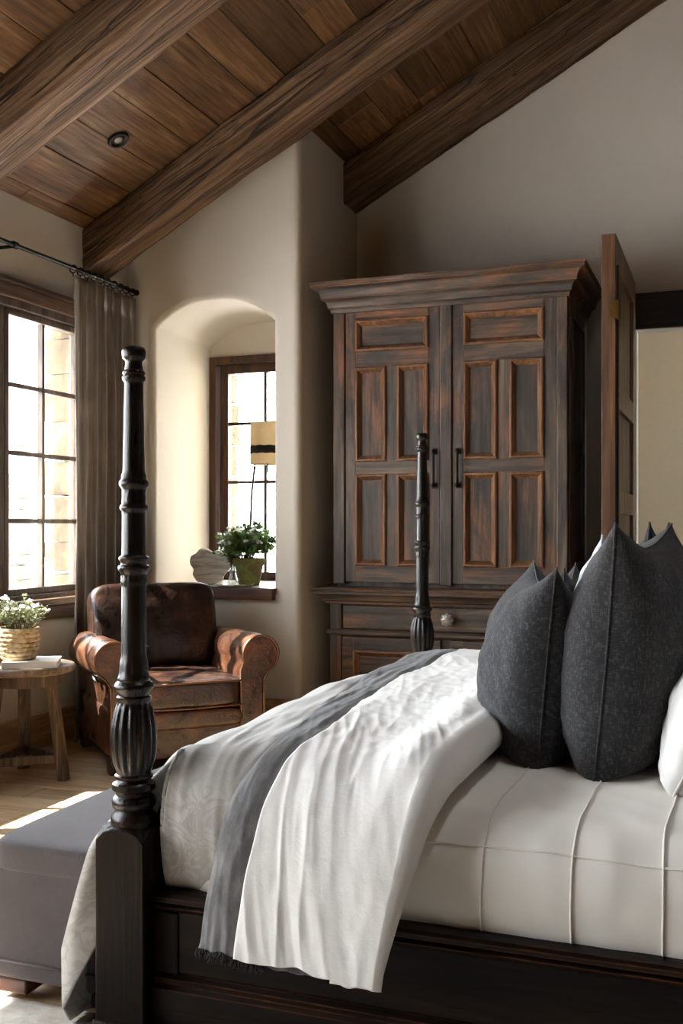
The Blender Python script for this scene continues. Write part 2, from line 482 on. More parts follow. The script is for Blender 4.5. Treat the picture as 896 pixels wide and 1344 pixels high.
# ceiling boards, running along Y on the slope
bm = bmesh.new()
cs = math.cos(math.atan(.54)); sn = math.sin(math.atan(.54))
s0 = -.12
Ltot = (RIDGE - XL) / cs
def slope_box(bm, s0, s1, y0, y1, n0, n1, right=False):
    vs = box(bm, s0, s1, y0, y1, n0, n1)
    for v in vs:
        s, yy, n = v.co
        if right: v.co = (2 * RIDGE - (XL + s * cs - n * sn), yy, 2.915 + s * sn + n * cs)
        else: v.co = (XL + s * cs - n * sn, yy, 2.915 + s * sn + n * cs)
SK = (3.72, 4.55, 2.05, 3.0)      # unseen roof window, added to brighten the bed top (slope from, to, y from, to)
while s0 < Ltot:
    w = rnd.choice((.19, .215, .235, .26)); y = Y0 - rnd.random() * 1.5
    while y < 6.7:
        L = rnd.uniform(1.1, 2.4)
        j = rnd.uniform(0, .006)
        if y + L > Y0:
            a, b = max(y, Y0) + .001, min(y + L, 6.7) - .001
            spans = [(a, b)]
            if s0 + w > SK[0] and s0 < SK[1]: spans = [(p, q) for p, q in ((a, min(b, SK[2])), (max(a, SK[3]), b)) if q - p > .01]
            for p, q in spans: slope_box(bm, s0 + .0015, s0 + w - .0015, p, q, j, .03 + j)
        y += L
    s0 += w
struct('ceiling', bm, M['plank'], smooth=0, bevel=.003, bseg=1)
bm = bmesh.new()
for a in ((-.6, SK[0] - .2, Y0 - .2, 6.9), (SK[1] + .2, Ltot + .3, Y0 - .2, 6.9), (SK[0] - .2, SK[1] + .2, Y0 - .2, SK[2]), (SK[0] - .2, SK[1] + .2, SK[3], 6.9)):
    slope_box(bm, *a, .045, .2)
slope_box(bm, -.6, Ltot + .3, Y0 - .2, 6.9, .045, .2, True)
struct('ceiling_deck', bm, M['darkwood'], smooth=0)
bm = bmesh.new()
for k in range(38): slope_box(bm, k * .16, k * .16 + .157, Y0, 6.7, 0, .03, True)
struct('ceiling_far_slope', bm, M['plank'], smooth=0)

bm = bmesh.new()
a, b, c, d = SK[0] - .25, SK[1] + .25, SK[2], SK[3]
for q in ((a, a + .06, c, d), (b - .06, b, c, d), (a, b, c, c + .05), (a, b, d - .05, d)): slope_box(bm, *q, .0, .16)
w4 = struct('added_roof_window', bm, M['winwood_y'], smooth=0)  # out of view, added to let more daylight onto the sheet
bm = bmesh.new(); slope_box(bm, a + .06, b - .06, c + .05, d - .05, .10, .106)
obj('glass', bm, M['glass'], w4, smooth=0)

# beams
def beam(y0, y1, dep, seed, label):
    bm = bmesh.new()
    n = 90
    sec = []
    r = .022; w = y1 - y0
    for cx, cz, a0 in ((y1 - r, -r, 0), (y0 + r, -r, 90), (y0 + r, -dep + r, 180), (y1 - r, -dep + r, 270)):
        for q in (0, 45, 90):
            a = math.radians(a0 + q); sec.append((cx + r * math.cos(a), cz + r * math.sin(a)))
    S2 = []
    for i in range(len(sec)):
        p, q = sec[i], sec[(i + 1) % len(sec)]
        S2.append(p)
        if math.hypot(p[0] - q[0], p[1] - q[1]) > .08:
            for k in range(1, 5): S2.append((p[0] + (q[0] - p[0]) * k / 5, p[1] + (q[1] - p[1]) * k / 5))
    cy, cz = (y0 + y1) / 2, -dep / 2
    def f(i, j):
        x = XL + (RIDGE - XL) * j / (n - 1)
        py, pz = S2[i]
        k = .012 * N3(x * 2.1 + seed, py * 6, pz * 6) + .009 * N3(x * 9 + seed, py * 22, pz * 22)
        d = math.hypot(py - cy, pz - cz)
        py += (py - cy) / d * k; pz += (pz - cz) / d * k
        return (x, min(py, YB - .004), zc(x) + min(pz, .0))
    vs = grid(bm, len(S2), n, f, True)
    bm.faces.new(vs[0][::-1]); bm.faces.new(vs[-1])
    RT = Matrix.Rotation(-math.atan(.54), 4, 'Y')
    bm.transform(RT.inverted())
    o = obj('ceiling_beam', bm, M['beam'], smooth=50)
    o.rotation_euler = RT.to_euler()
    tag(o, label, 'beam', 'sloping ceiling beams')
beam(3.74, 4.0, .26, 1.3, 'rough brown timber ceiling beam at the top left, nearest to the viewer')
beam(5.06, 5.31, .25, 5.7, 'rough timber ceiling beam in the middle, ending above the curtain')
beam(6.24, 6.5, .27, 9.1, 'dark timber beam lying against the back wall above the armoire')

# left wall with the visible window and an added one
WY0, WY1, WZ0, WZ1 = 2.265, 5.165, .80, 2.39      # visible window
W3 = (-.55, 1.97, .78, 2.88)                       # unseen window beside the viewer, added to light the near linens
def wall_left():
    bm = bmesh.new()
    X0, X1 = -3.66, XL
    ys = [Y0 - .1, W3[0], W3[1], WY0, WY1, YN + .02]
    box(bm, X0, X1, ys[0], ys[1], -.03, 2.95)
    box(bm, X0, X1, ys[1], ys[2], -.03, W3[2]); box(bm, X0, X1, ys[1], ys[2], W3[3], 2.95)
    box(bm, X0, X1, ys[2], ys[3], -.03, 2.95)
    box(bm, X0, X1, ys[3], ys[4], -.03, WZ0); box(bm, X0, X1, ys[3], ys[4], WZ1, 2.95)
    box(bm, X0, X1, ys[4], ys[5], -.03, 2.95)
    return bm
struct('wall_left', wall_left(), M['plaster'], smooth=0)

# alcove wall: arched niche, rounded edge, round corner towards the back wall
NX0, NX1, NZ0 = -3.3, -2.502, .80
def arch_path():
    pts = [(NX0, NZ0)]
    zs, rise = 2.40, .155
    w = (NX1 - NX0) / 2; cx = (NX0 + NX1) / 2
    for k in range(1, 10): pts.append((NX0, NZ0 + (zs - NZ0) * k / 9))
    R = .12
    # shallow arch with eased shoulders
    for k in range(1, 40):
        t = -1 + 2 * k / 40
        pts.append((cx + w * math.copysign(abs(t) ** .92, t), zs + rise * (1 - abs(t) ** 2.3)))
    for k in range(0, 10): pts.append((NX1, zs - (zs - NZ0) * k / 9))
    return pts
AP = arch_path()
bm = bmesh.new()
n = len(AP)
nor = []
cxy = ((NX0 + NX1) / 2, 1.6)
for i in range(n):
    a = V(AP[(i + 1) % n]) - V(AP[i - 1]) if 0 < i < n - 1 else (V((0, 1)) if i == 0 else V((0, -1)))
    nn = V((-a.y, a.x)).normalized()
    if nn.dot(V(AP[i]) - V(cxy)) < 0: nn = -nn
    nor.append(nn)
R = .035; YW = 6.26
sec = [(R * (1 - math.sin(a)), R * (1 - math.cos(a))) for a in [PI / 2 * (1 - k / 6) for k in range(7)]]
sec = [(R - R * math.sin(PI / 2 * k / 6), R - R * math.cos(PI / 2 * k / 6)) for k in range(7)]
sec = [(o, d) for o, d in sec] + [(0, .25), (0, YW - YN)]
rings = [[bm.verts.new((AP[i][0] + nor[i].x * o, YN + d, AP[i][1] + nor[i].y * o)) for i in range(n)] for o, d in sec]
for a, b in zip(rings, rings[1:]):
    for i in range(n - 1): bm.faces.new((a[i], a[i + 1], b[i + 1], b[i]))
# front face: strips from the opening's rim out to the wall outline
XC = XR - .04
ring = rings[0]
top = lambda x: zc(x) + .12
bot0, bot1 = ring[0], ring[-1]
lo = [bm.verts.new((XL - .02, YN, -.02)), bm.verts.new((XC, YN, -.02))]
outs = []
for i, v in enumerate(ring):
    x, z = v.co.x, v.co.z
    if i < 10: q = (XL - .02, YN, z)
    elif i >= n - 10: q = (XC, YN, z)
    else:
        t = (i - 10) / (n - 21)
        xx = XL - .02 + (XC - XL + .02) * t
        q = (xx, YN, top(xx))
    outs.append(bm.verts.new(q))
for i in range(n - 1):
    if i == 9 or i == n - 11:
        c = bm.verts.new((outs[i].co.x if i == 9 else outs[i + 1].co.x, YN, top(XL if i == 9 else XC)))
        bm.faces.new((ring[i], ring[i + 1], outs[i + 1], c, outs[i])) if i == 9 else bm.faces.new((ring[i], ring[i + 1], outs[i + 1], c, outs[i]))
    else: bm.faces.new((ring[i], ring[i + 1], outs[i + 1], outs[i]))
bm.faces.new((outs[0], ring[0], ring[-1], outs[-1], lo[1], lo[0]))
# round corner and return
def fc(i, j):
    a = PI / 2 * i / 8
    z = -.02 if j == 0 else top(XR)
    if i <= 8: return (XC + .04 * math.sin(a), YN + .04 - .04 * math.cos(a), z)
    return (XR, YB + .05, z)
grid(bm, 10, 2, fc)
# niche back wall around the window
GX0, GX1, GZ1 = -3.3, -2.53, 2.335
box(bm, GX1, NX1 + .05, YW, YW + .08, .75, 2.8)
box(bm, NX0 - .05, GX1, YW, YW + .08, GZ1, 2.8)
box(bm, NX0 - .05, GX1, YW, YW + .08, .6, .80)
struct('wall_alcove', bm, M['plaster'], smooth=50)

# back wall with doorway
DX0, DX1, DZ = -.54, .46, 2.385
bm = bmesh.new()
def wall_strip(bm, x0, x1, z0, z1f):
    prism(bm, [(x0, z0), (x1, z0), (x1, z1f(x1)), (x0, z1f(x0))], 'Y', YB, YB + .14)
wall_strip(bm, XR - .05, DX0, -.03, lambda x: zc(x) + .15)
wall_strip(bm, DX0, DX1, DZ, lambda x: zc(x) + .15)
wall_strip(bm, DX1, RIDGE, -.03, lambda x: zc(x) + .15)
wall_strip(bm, RIDGE, XE + .1, -.03, lambda x: zc2(x) + .15)
struct('wall_back', bm, M['plaster'], smooth=0)
bm = bmesh.new()
prism(bm, [(-3.6, -.03), (XE + .1, -.03), (XE + .1, zc2(XE) + .15), (RIDGE, zc(RIDGE) + .1), (-3.6, 2.95)], 'Y', Y0 - .12, Y0)
struct('wall_front', bm, M['dim_panelling'], smooth=0)
struct('wall_right', B(XE, XE + .12, Y0 - .1, YB + .1, -.03, zc2(XE) + .1), M['dim_panelling'], smooth=0)

# hallway behind the doorway
bm = bmesh.new()
box(bm, -2.0, 3.0, 8.3, 8.4, -.03, 3)
box(bm, -2.1, -2.0, YB + .14, 8.4, -.03, 3)
box(bm, -2.1, 3.0, YB + .14, 8.4, 2.9, 3)
box(bm, 3.0, 3.1, YB + .14, 8.4, -.03, .9); box(bm, 3.0, 3.1, YB + .14, 8.4, 2.2, 3); box(bm, 3.0, 3.1, YB + .14, 7.0, .9, 2.2); box(bm, 3.0, 3.1, 7.9, 8.4, .9, 2.2)  # end wall with an unseen opening, added to light the hall
struct('wall_hall', bm, M['hallpaint'], smooth=0)

# door casing (trim)
bm = bmesh.new()
box(bm, DX0 - .02, DX1 + .16, YB - .035, YB - .001, DZ, DZ + .215)
box(bm, DX1, DX1 + .14, YB - .03, YB - .001, 0, DZ)
struct('trim_1', bm, M['darkwood'], smooth=0, bevel=.006)
# baseboards
def base_left():
    bm = bmesh.new()
    box(bm, XL, XL + .02, Y0, YN, 0, .19); return bm
struct('baseboard_left', base_left(), M['oak'], smooth=0, bevel=.005)
struct('baseboard_alcove', B(XL + .02, XC - .01, YN - .02, YN - .0005, 0, .19), M['oak'], smooth=0, bevel=.005)
struct('baseboard_back', B(XR + .005, DX0 - .03, YB - .02, YB - .0005, 0, .19), M['oak'], smooth=0, bevel=.005)

# ---- windows
def window(name, axis, pos, a0, a1, z0, z1, sashes, rows, cols, fr, proud, depth, sash_w, mt, zl=None, wm='winwood'):
    """frame object with sash, muntin and glass children; axis X: plane at x=pos looking along X"""
    def bx(bm, u0, u1, d0, d1, zz0, zz1):
        if axis == 'X': box(bm, pos + d0, pos + d1, u0, u1, zz0, zz1)
        else: box(bm, u0, u1, pos - d1, pos - d0, zz0, zz1)
    bm = bmesh.new()
    bx(bm, a0, a0 + fr, -depth, proud, z0, z1); bx(bm, a1 - fr, a1, -depth, proud, z0, z1)
    bx(bm, a0 + fr, a1 - fr, -depth, proud, z1 - fr, z1); bx(bm, a0 + fr, a1 - fr, -depth, proud, z0, z0 + fr * .6)
    o = struct(name, bm, M[wm], smooth=0, bevel=.004)
    A0, A1, Z0, Z1 = a0 + fr, a1 - fr, z0 + fr * .6, z1 - fr
    W = (A1 - A0) / sashes
    for k in range(sashes):
        u0, u1 = A0 + W * k + .004, A0 + W * (k + 1) - .004
        bm = bmesh.new()
        d0, d1 = -depth * .8, -depth * .25
        bx(bm, u0, u0 + sash_w, d0, d1, Z0, Z1); bx(bm, u1 - sash_w, u1, d0, d1, Z0, Z1)
        bx(bm, u0 + sash_w, u1 - sash_w, d0, d1, Z1 - sash_w, Z1); bx(bm, u0 + sash_w, u1 - sash_w, d0, d1, Z0, Z0 + sash_w)
        obj('sash', bm, M[wm], o, smooth=0, bevel=.004)
        bm = bmesh.new()
        p0, p1, q0, q1 = u0 + sash_w, u1 - sash_w, Z0 + sash_w, Z1 - sash_w
        dm = (d0 + d1) / 2
        for i in range(1, cols):
            c = p0 + (p1 - p0) * i / cols; bx(bm, c - mt / 2, c + mt / 2, dm - .016, dm + .016, q0, q1)
        for i in range(1, rows):
            c = zl[i - 1] if zl else q0 + (q1 - q0) * i / rows; bx(bm, p0, p1, dm - .014, dm + .014, c - mt / 2, c + mt / 2)
        obj('muntins', bm, M[wm], o, smooth=0)
        bm = bmesh.new(); bx(bm, p0, p1, dm - .003, dm + .003, q0, q1)
        obj('glass', bm, M['glass'], o, smooth=0)
    return o
w1 = window('window_1', 'X', XL, WY0, WY1, WZ0, WZ1, 4, 4, 2, .05, .0, .12, .035, .024, None, 'greywood')
w2 = window('window_2', 'Y', YW, GX0, GX1, .80, GZ1, 1, 4, 2, .05, .03, .10, .06, .02, (1.10, 1.493, 1.888))
w3 = window('added_side_window', 'X', XL, W3[0], W3[1], W3[2], W3[3], 4, 4, 2, .05, .0, .12, .035, .024, None, 'greywood')  # out of view, added as fill for the near side of the bed
# casing and sill of the left window
bm = bmesh.new()
box(bm, XL + .001, XL + .028, WY0 - .1, WY1 + .1, WZ1 - .01, WZ1 + .06)
box(bm, XL + .001, XL + .045, WY0 - .12, WY1 + .1, WZ1 + .06, WZ1 + .085)
struct('trim_2', bm, M['winwood_y'], smooth=0, bevel=.005)
bm = bmesh.new()
box(bm, XL + .001, XL + .06, WY0 - .12, WY1 + .1, WZ0 - .035, WZ0 + .005)
box(bm, XL + .001, XL + .03, WY0 - .1, WY1 + .08, WZ0 - .11, WZ0 - .036)
struct('trim_3', bm, M['winwood_y'], smooth=0, bevel=.006)
# niche sill
struct('trim_4', B(NX0 - .005, NX1 + .012, YN - .045, YN + .02, .765, .836), M['sillwood'], smooth=0, bevel=.006)
struct('trim_5', B(NX0 + .001, NX1 - .001, YN + .02, YW + .02, .79, .835), M['sillstone'], smooth=0, bevel=.003)

# ---- stone outside
def stone_stack(bm, x0, x1, y0, y1, z0, z1, jit, h0=.16, h1=.3, split=None):
    z = z0
    while z < z1:
        h = rnd.uniform(h0, h1)
        parts = [(y0, y1)]
        if split == 'Y':
            parts = []; y = y0
            while y < y1:
                L = rnd.uniform(.25, .5); parts.append((y, min(y + L, y1))); y += L
        for a, b in parts:
            b2 = bmesh.new()
            bmesh.ops.create_cube(b2, size=1); bmesh.ops.subdivide_edges(b2, edges=b2.edges[:], cuts=3, use_grid_fill=True)
            sd = rnd.random() * 50
            for v in b2.verts:
                p = V((x0 + (x1 - x0) * (v.co.x + .5), a + (b - a) * (v.co.y + .5), z + (h - .012) * (v.co.z + .5)))
                v.co = p + V((N3(p.x * 5 + sd, p.y * 5, p.z * 5), N3(p.x * 5, p.y * 5 + sd, p.z * 5), N3(p.x * 5, p.y * 5, p.z * 5 + sd) * .4)) * jit
            me = bpy.data.meshes.new('t'); b2.to_mesh(me); b2.free(); bm.from_mesh(me); bpy.data.meshes.remove(me)
        z += h
bm = bmesh.new()
stone_stack(bm, -3.90, -3.68, 5.27, 6.3, -.5, 3.0, .04)
stone_stack(bm, -3.90, -3.36, 6.36, 6.78, -.5, 3.0, .04)
struct('wall_outside', bm, M['stone'], smooth=60)
bm = bmesh.new()
box(bm, -3.9, -2.42, 6.345, 6.75, 2.42, 3.2); box(bm, -3.67, -3.42, 5.55, 6.34, -.1, 3.0)
box(bm, -3.92, -3.67, -3, 5.5, 2.5, 3.0)
box(bm, -3.40, -3.34, 6.262, 6.36, -.1, 3.0)
struct('wall_outside_core', bm, M['stone'], smooth=0)

# outdoors
bm = bmesh.new()
grid(bm, 30, 30, lambda i, j: (-3.9 - 36 * (i / 29) ** 1.5, -22 + 50 * j / 29, -.55 + .9 * (i / 29) + .25 * N3(i * .5, j * .5)))
struct('ground', bm, M['snow'], smooth=180)
bm = bmesh.new()
grid(bm, 20, 20, lambda i, j: (-4 + 12 * i / 19, 6.7 + 26 * j / 19, -.6 + .8 * j / 19 + .2 * N3(i * .5 + 9, j * .5)))
struct('ground_behind', bm, M['snow'], smooth=180)
bm = bmesh.new()
stone_stack(bm, -13.03, -12.62, 16.3, 16.7, -.5, 2.0, .07, .2, .3)
stone_stack(bm, -12.93, -12.70, 16.38, 16.62, 1.95, 2.8, .05, .2, .3)
tag(obj('stone_pillar', bm, M['pillarstone'], smooth=60), 'pale stone pillar standing outdoors beyond the left window', 'pillar')
def conifer(x, y, h, label):
    t = thing('conifer_tree', label, 'tree', (x, y, -.3), 0, 'conifers outdoors')
    bm = bmesh.new(); tube(bm, [(0, 0, 0), (0, 0, h * .95)], [h * .025, .01], 7); obj('trunk', bm, M['bark'], t, world=False)
    bm = bmesh.new(); r2 = random.Random(int(x * 31 + y * 7))
    for k in range(int(h * 26)):
        z = h * (.08 + .9 * r2.random()); R = h * .17 * (1 - z / h) + .05; a = r2.random() * 2 * PI
        d = V((math.cos(a), math.sin(a), -.35)); sd = V((-math.sin(a), math.cos(a), 0))
        p = V((0, 0, z)); w = R * .3
        vs = [bm.verts.new(q) for q in (p, p + d * R * .6 + sd * w, p + d * R, p + d * R * .6 - sd * w)]
        bm.faces.new(vs)
    obj('foliage', bm, M['conifer'], t, world=False, smooth=0)
conifer(-19.45, 24.6, 1.15, 'tallest distant dark conifer low in the left window')
conifer(-19.95, 24.45, .85, 'small distant conifer left of the tallest one through the left window')
conifer(-19.05, 25.0, .95, 'small distant conifer right of the tallest one through the left window')

# ---- door
dr = bpy.data.objects.new('door_1', None); COL.objects.link(dr); dr.location = (-.57, 6.42, 0); dr['kind'] = 'structure'
dx0, dx1, dy0, dy1, dz = -.609, -.539, 5.30, 6.43, 2.655
st = .14
obj('door_stile', B(dx0, dx1, dy0, dy0 + st, .015, dz), M['doorwood'], dr, smooth=0, bevel=.004)
obj('door_stile', B(dx0, dx1, dy1 - st, dy1, .015, dz), M['doorpanel'], dr, smooth=0, bevel=.004)
for z0, z1 in ((.015, .24), (.72, .84), (1.26, 1.38), (1.80, 1.92), (2.51, dz)):
    obj('door_rail', B(dx0, dx1, dy0 + st, dy1 - st, z0, z1), M['doorpanel'], dr, smooth=0, bevel=.004)
for z0, z1 in ((.24, .72), (.84, 1.26), (1.38, 1.80), (1.92, 2.51)):
    obj('door_panel', B(dx0 + .022, dx1 - .022, dy0 + st, dy1 - st, z0, z1), M['doorpanel'], dr, smooth=0)
obj('edge_strip', B(dx1, dx1 + .012, dy0 + .02, dy0 + .075, .02, 2.50), M['darkwood'], dr, smooth=0, bevel=.002)
bm = bmesh.new()
tube(bm, [(dx1 + .014, dy0 + .012, 2.225), (dx1 + .014, dy0 + .012, 2.325)], .008, 10)
box(bm, dx1 - .03, dx1 + .012, dy0 - .004, dy0 + .012, 2.23, 2.32)
obj('hinge', bm, M['brass'], dr, smooth=40)

# ------------------------------------------------------------------ armoire
AX0, AX1, AY, AYB = -2.194, -.833, 5.70, 6.44
arm = thing('armoire', 'tall dark weathered wooden armoire with panelled doors against the back wall', 'armoire', ((AX0 + AX1) / 2, 6.1, 0))
obj('carcass', B(AX0 + .01, AX1 - .01, AY + .03, AYB, .80, 2.50), M['arm_v'], arm, smooth=0, bevel=.003)
# pilasters
for x0, x1 in ((AX0, -2.124), (-.893, AX1), (-1.549, -1.479)):
    obj('pilaster', B(x0, x1, AY - .012, AY + .05, .86, 2.50), M['arm_v'], arm, smooth=0, bevel=.006)
# side frame on the right flank
bm = bmesh.new()
for a in ((AX1 - .012, AX1 + .006, AY + .05, AY + .13, .86, 2.5), (AX1 - .012, AX1 + .006, AYB - .08, AYB, .86, 2.5), (AX1 - .012, AX1 + .006, AY + .13, AYB - .08, 2.36, 2.5),
          (AX1 - .012, AX1 + .006, AY + .13, AYB - .08, 1.62, 1.70), (AX1 - .012, AX1 + .006, AY + .13, AYB - .08, .86, .98)):
    box(bm, *a)
obj('side_panel', bm, M['arm_v'], arm, smooth=0, bevel=.004)

def mitre_mould(bm, x0, x1, y0, yb, prof):
    """moulding running front and both flanks; prof = (out, z)"""
    rows = []
    for o, z in prof:
        rows.append([bm.verts.new(p) for p in ((x0 - o, yb, z), (x0 - o, y0 - o, z), (x1 + o, y0 - o, z), (x1 + o, yb, z))])
    for a, b in zip(rows, rows[1:]):
        for i in range(3): bm.faces.new((a[i], a[i + 1], b[i + 1], b[i]))
    for r in (rows[0], rows[-1]): bm.faces.new(r)
    bm.faces.new([r[0] for r in rows]); bm.faces.new([r[3] for r in rows])
def curve(pts, n=5):
    return pts
bm = bmesh.new()
cor = [(0, 2.445), (.012, 2.445), (.014, 2.462), (.02, 2.47), (.028, 2.474), (.03, 2.49), (.036, 2.505), (.05, 2.517), (.062, 2.52), (.062, 2.53)]
for k in range(9):
    a = PI / 2 * k / 8
    cor.append((.064 + .040 * (1 - math.cos(a)), 2.532 + .048 * math.sin(a)))
cor += [(.112, 2.583), (.112, 2.595), (.118, 2.598), (.118, 2.614), (0, 2.614)]
cor = [(o * .93, z) for o, z in cor]
mitre_mould(bm, AX0, AX1, AY - .012, AYB + .01, cor)
obj('cornice', bm, M['arm_h'], arm, smooth=30, bevel=.0015, bseg=1)

def panel_door(x0, x1, z0, z1, hx, label):
    W, H = x1 - x0, z1 - z0
    fx = lambda f: x0 + W * f
    fz = lambda f: z1 - H * f
    yf = AY
    V1, V2, V3, V4 = .11, .44, .56, .885
    rails = [(0, .056), (.17, .226), (.567, .612), (.941, 1)]
    d = obj('door', B(x0 + .001, x1 - .001, yf + .026, yf + .036, z0 + .001, z1 - .001), M['arm_h'], arm, smooth=0)
    for a, b in rails: obj('rail', B(fx(V1), fx(V4), yf, yf + .028, fz(b), fz(a)), M['arm_h'], d, smooth=0, bevel=.002)
    for a, b, t, u in ((0, V1, 0, 1), (V4, 1, 0, 1), (V2, V3, .226, .567), (V2, V3, .612, .941)):
        obj('stile', B(fx(a), fx(b), yf, yf + .03, fz(u), fz(t)), M['arm_v'], d, smooth=0, bevel=.002)
    for a, b, t, u in ((V1, V4, .056, .17), (V1, V2, .226, .567), (V3, V4, .226, .567), (V1, V2, .612, .941), (V3, V4, .612, .941)):
        px0, px1, pz0, pz1 = fx(a), fx(b), fz(u), fz(t)
        mw = .036
        # raised bolection moulding around a sunk panel
        bm = bmesh.new()
        prof = [(0, 0), (0, -.010), (.006, -.015), (.013, -.015), (.018, -.008), (.024, -.004), (.030, .004), (mw, .012), (mw, .018)]
        rows = [[bm.verts.new((px0 + o, yf + dd, pz0 + o)), bm.verts.new((px1 - o, yf + dd, pz0 + o)), bm.verts.new((px1 - o, yf + dd, pz1 - o)), bm.verts.new((px0 + o, yf + dd, pz1 - o))] for o, dd in prof]
        for r0, r1 in zip(rows, rows[1:]):
            for i in range(4): bm.faces.new((r0[i], r0[(i + 1) % 4], r1[(i + 1) % 4], r1[i]))
        obj('panel_moulding', bm, M['arm_m'], d, smooth=25)
        bm = bmesh.new()
        e = mw - .004
        box(bm, px0 + e, px1 - e, yf + .012, yf + .028, pz0 + e, pz1 - e)
        obj('panel', bm, M['arm_h'] if t < .1 else M['arm_v'], d, smooth=0)
    # bar pull
    bm = bmesh.new()
    za, zb = 1.415, 1.635
    tube(bm, [(hx, yf - .034, za + .012), (hx, yf - .036, (za + zb) / 2), (hx, yf - .034, zb - .012)], .0075, 10)
    for z in (za + .014, zb - .014):
        tube(bm, [(hx, yf + .001, z), (hx, yf - .036, z)], .007, 10)
        bmesh.ops.create_uvsphere(bm, u_segments=10, v_segments=6, radius=.0125, matrix=Matrix.Translation((hx, yf - .036, z)))
        box(bm, hx - .014, hx + .014, yf - .004, yf + .001, z - .018, z + .018)
    obj('handle', bm, M['iron'], d, smooth=40, label='black iron bar pull')
panel_door(-2.120, -1.552, .872, 2.49, -1.578, 'l')
panel_door(-1.476, -.896, .872, 2.49, -1.44, 'r')
# waist moulding and chest
bm = bmesh.new()
wai = [(0, .745), (.02, .745), (.022, .757), (.03, .762), (.04, .765), (.045, .775), (.055, .79), (.075, .80), (.082, .805), (.082, .818), (.09, .822), (.092, .832), (.086, .84), (0, .846)]
CX0, CX1, CY = -2.212, -.815, 5.69
mitre_mould(bm, CX0, CX1, CY, AYB + .01, wai)
obj('waist_moulding', bm, M['arm_h'], arm, smooth=30)
obj('chest', B(CX0 + .01, CX1 - .01, CY + .015, AYB, .06, .75), M['arm_v'], arm, smooth=0, bevel=.003)
obj('base_plinth', B(CX0 - .02, CX1 + .02, CY - .02, AYB, 0, .09), M['arm_h'], arm, smooth=0, bevel=.01)
for x0, x1 in ((CX0, CX0 + .07), (CX1 - .07, CX1)):
    obj('corner_post', B(x0, x1, CY - .008, CY + .05, .09, .745), M['arm_v'], arm, smooth=0, bevel=.005)
# one long drawer with turned knobs
dw = obj('drawer', B(CX0 + .08, CX1 - .08, CY - .006, CY + .03, .60, .735), M['arm_h'], arm, smooth=0, bevel=.008)
for kx in (-1.493,):
    bm = bmesh.new()
    def kmod(th, i, r, z): return r * (1 + .10 * math.cos(8 * th) * (1 if 3 <= i <= 7 else 0))
    lathe(bm, [(.014, 0), (.014, .006), (.009, .012), (.010, .02), (.030, .026), (.037, .034), (.036, .044), (.026, .052), (.010, .056), (.004, .057)], (0, 0, 0), 32, kmod)
    bm.transform(Matrix.Translation((kx, CY - .006, .672)) @ Matrix.Rotation(PI / 2, 4, 'X'))
    obj('knob', bm, M['crystal'], dw, smooth=40, label='pale mottled faceted knob')
bm = bmesh.new()
mitre_mould(bm, CX0 + .005, CX1 - .005, CY, AYB, [(0, .555), (.012, .56), (.022, .57), (.022, .582), (.012, .592), (0, .597)])
obj('drawer_moulding', bm, M['arm_h'], arm, smooth=30)
for k, (x0, x1) in enumerate(((CX0 + .075, (CX0 + CX1) / 2 - .03), ((CX0 + CX1) / 2 + .03, CX1 - .075))):
    bm = bmesh.new(); z0, z1 = .10, .55; st = .07
    for a in ((x0, x0 + st, z0, z1), (x1 - st, x1, z0, z1)): box(bm, a[0], a[1], CY - .004, CY + .02, a[2], a[3])
    for a in ((x0 + st, x1 - st, z0, z0 + st), (x0 + st, x1 - st, z1 - .075, z1)): box(bm, a[0], a[1], CY - .004, CY + .02, a[2], a[3])
    d = obj('cupboard_door', bm, M['arm_h'], arm, smooth=0, bevel=.002)
    bm = bmesh.new()
    px0, px1, pz0, pz1 = x0 + st, x1 - st, z0 + st, z1 - .075
    rows = [[bm.verts.new((px0 + o, CY - .004 + dd, pz0 + o)), bm.verts.new((px1 - o, CY - .004 + dd, pz0 + o)), bm.verts.new((px1 - o, CY - .004 + dd, pz1 - o)), bm.verts.new((px0 + o, CY - .004 + dd, pz1 - o))] for o, dd in [(0, 0), (0, -.008), (.01, -.012), (.02, -.004), (.03, .006), (.036, .012)]]
    for r0, r1 in zip(rows, rows[1:]):
        for i in range(4): bm.faces.new((r0[i], r0[(i + 1) % 4], r1[(i + 1) % 4], r1[i]))
    obj('panel_moulding', bm, M['arm_m'], d, smooth=25)
    obj('panel', B(px0 + .03, px1 - .03, CY + .006, CY + .02, pz0 + .03, pz1 - .03), M['arm_h'], d, smooth=0)

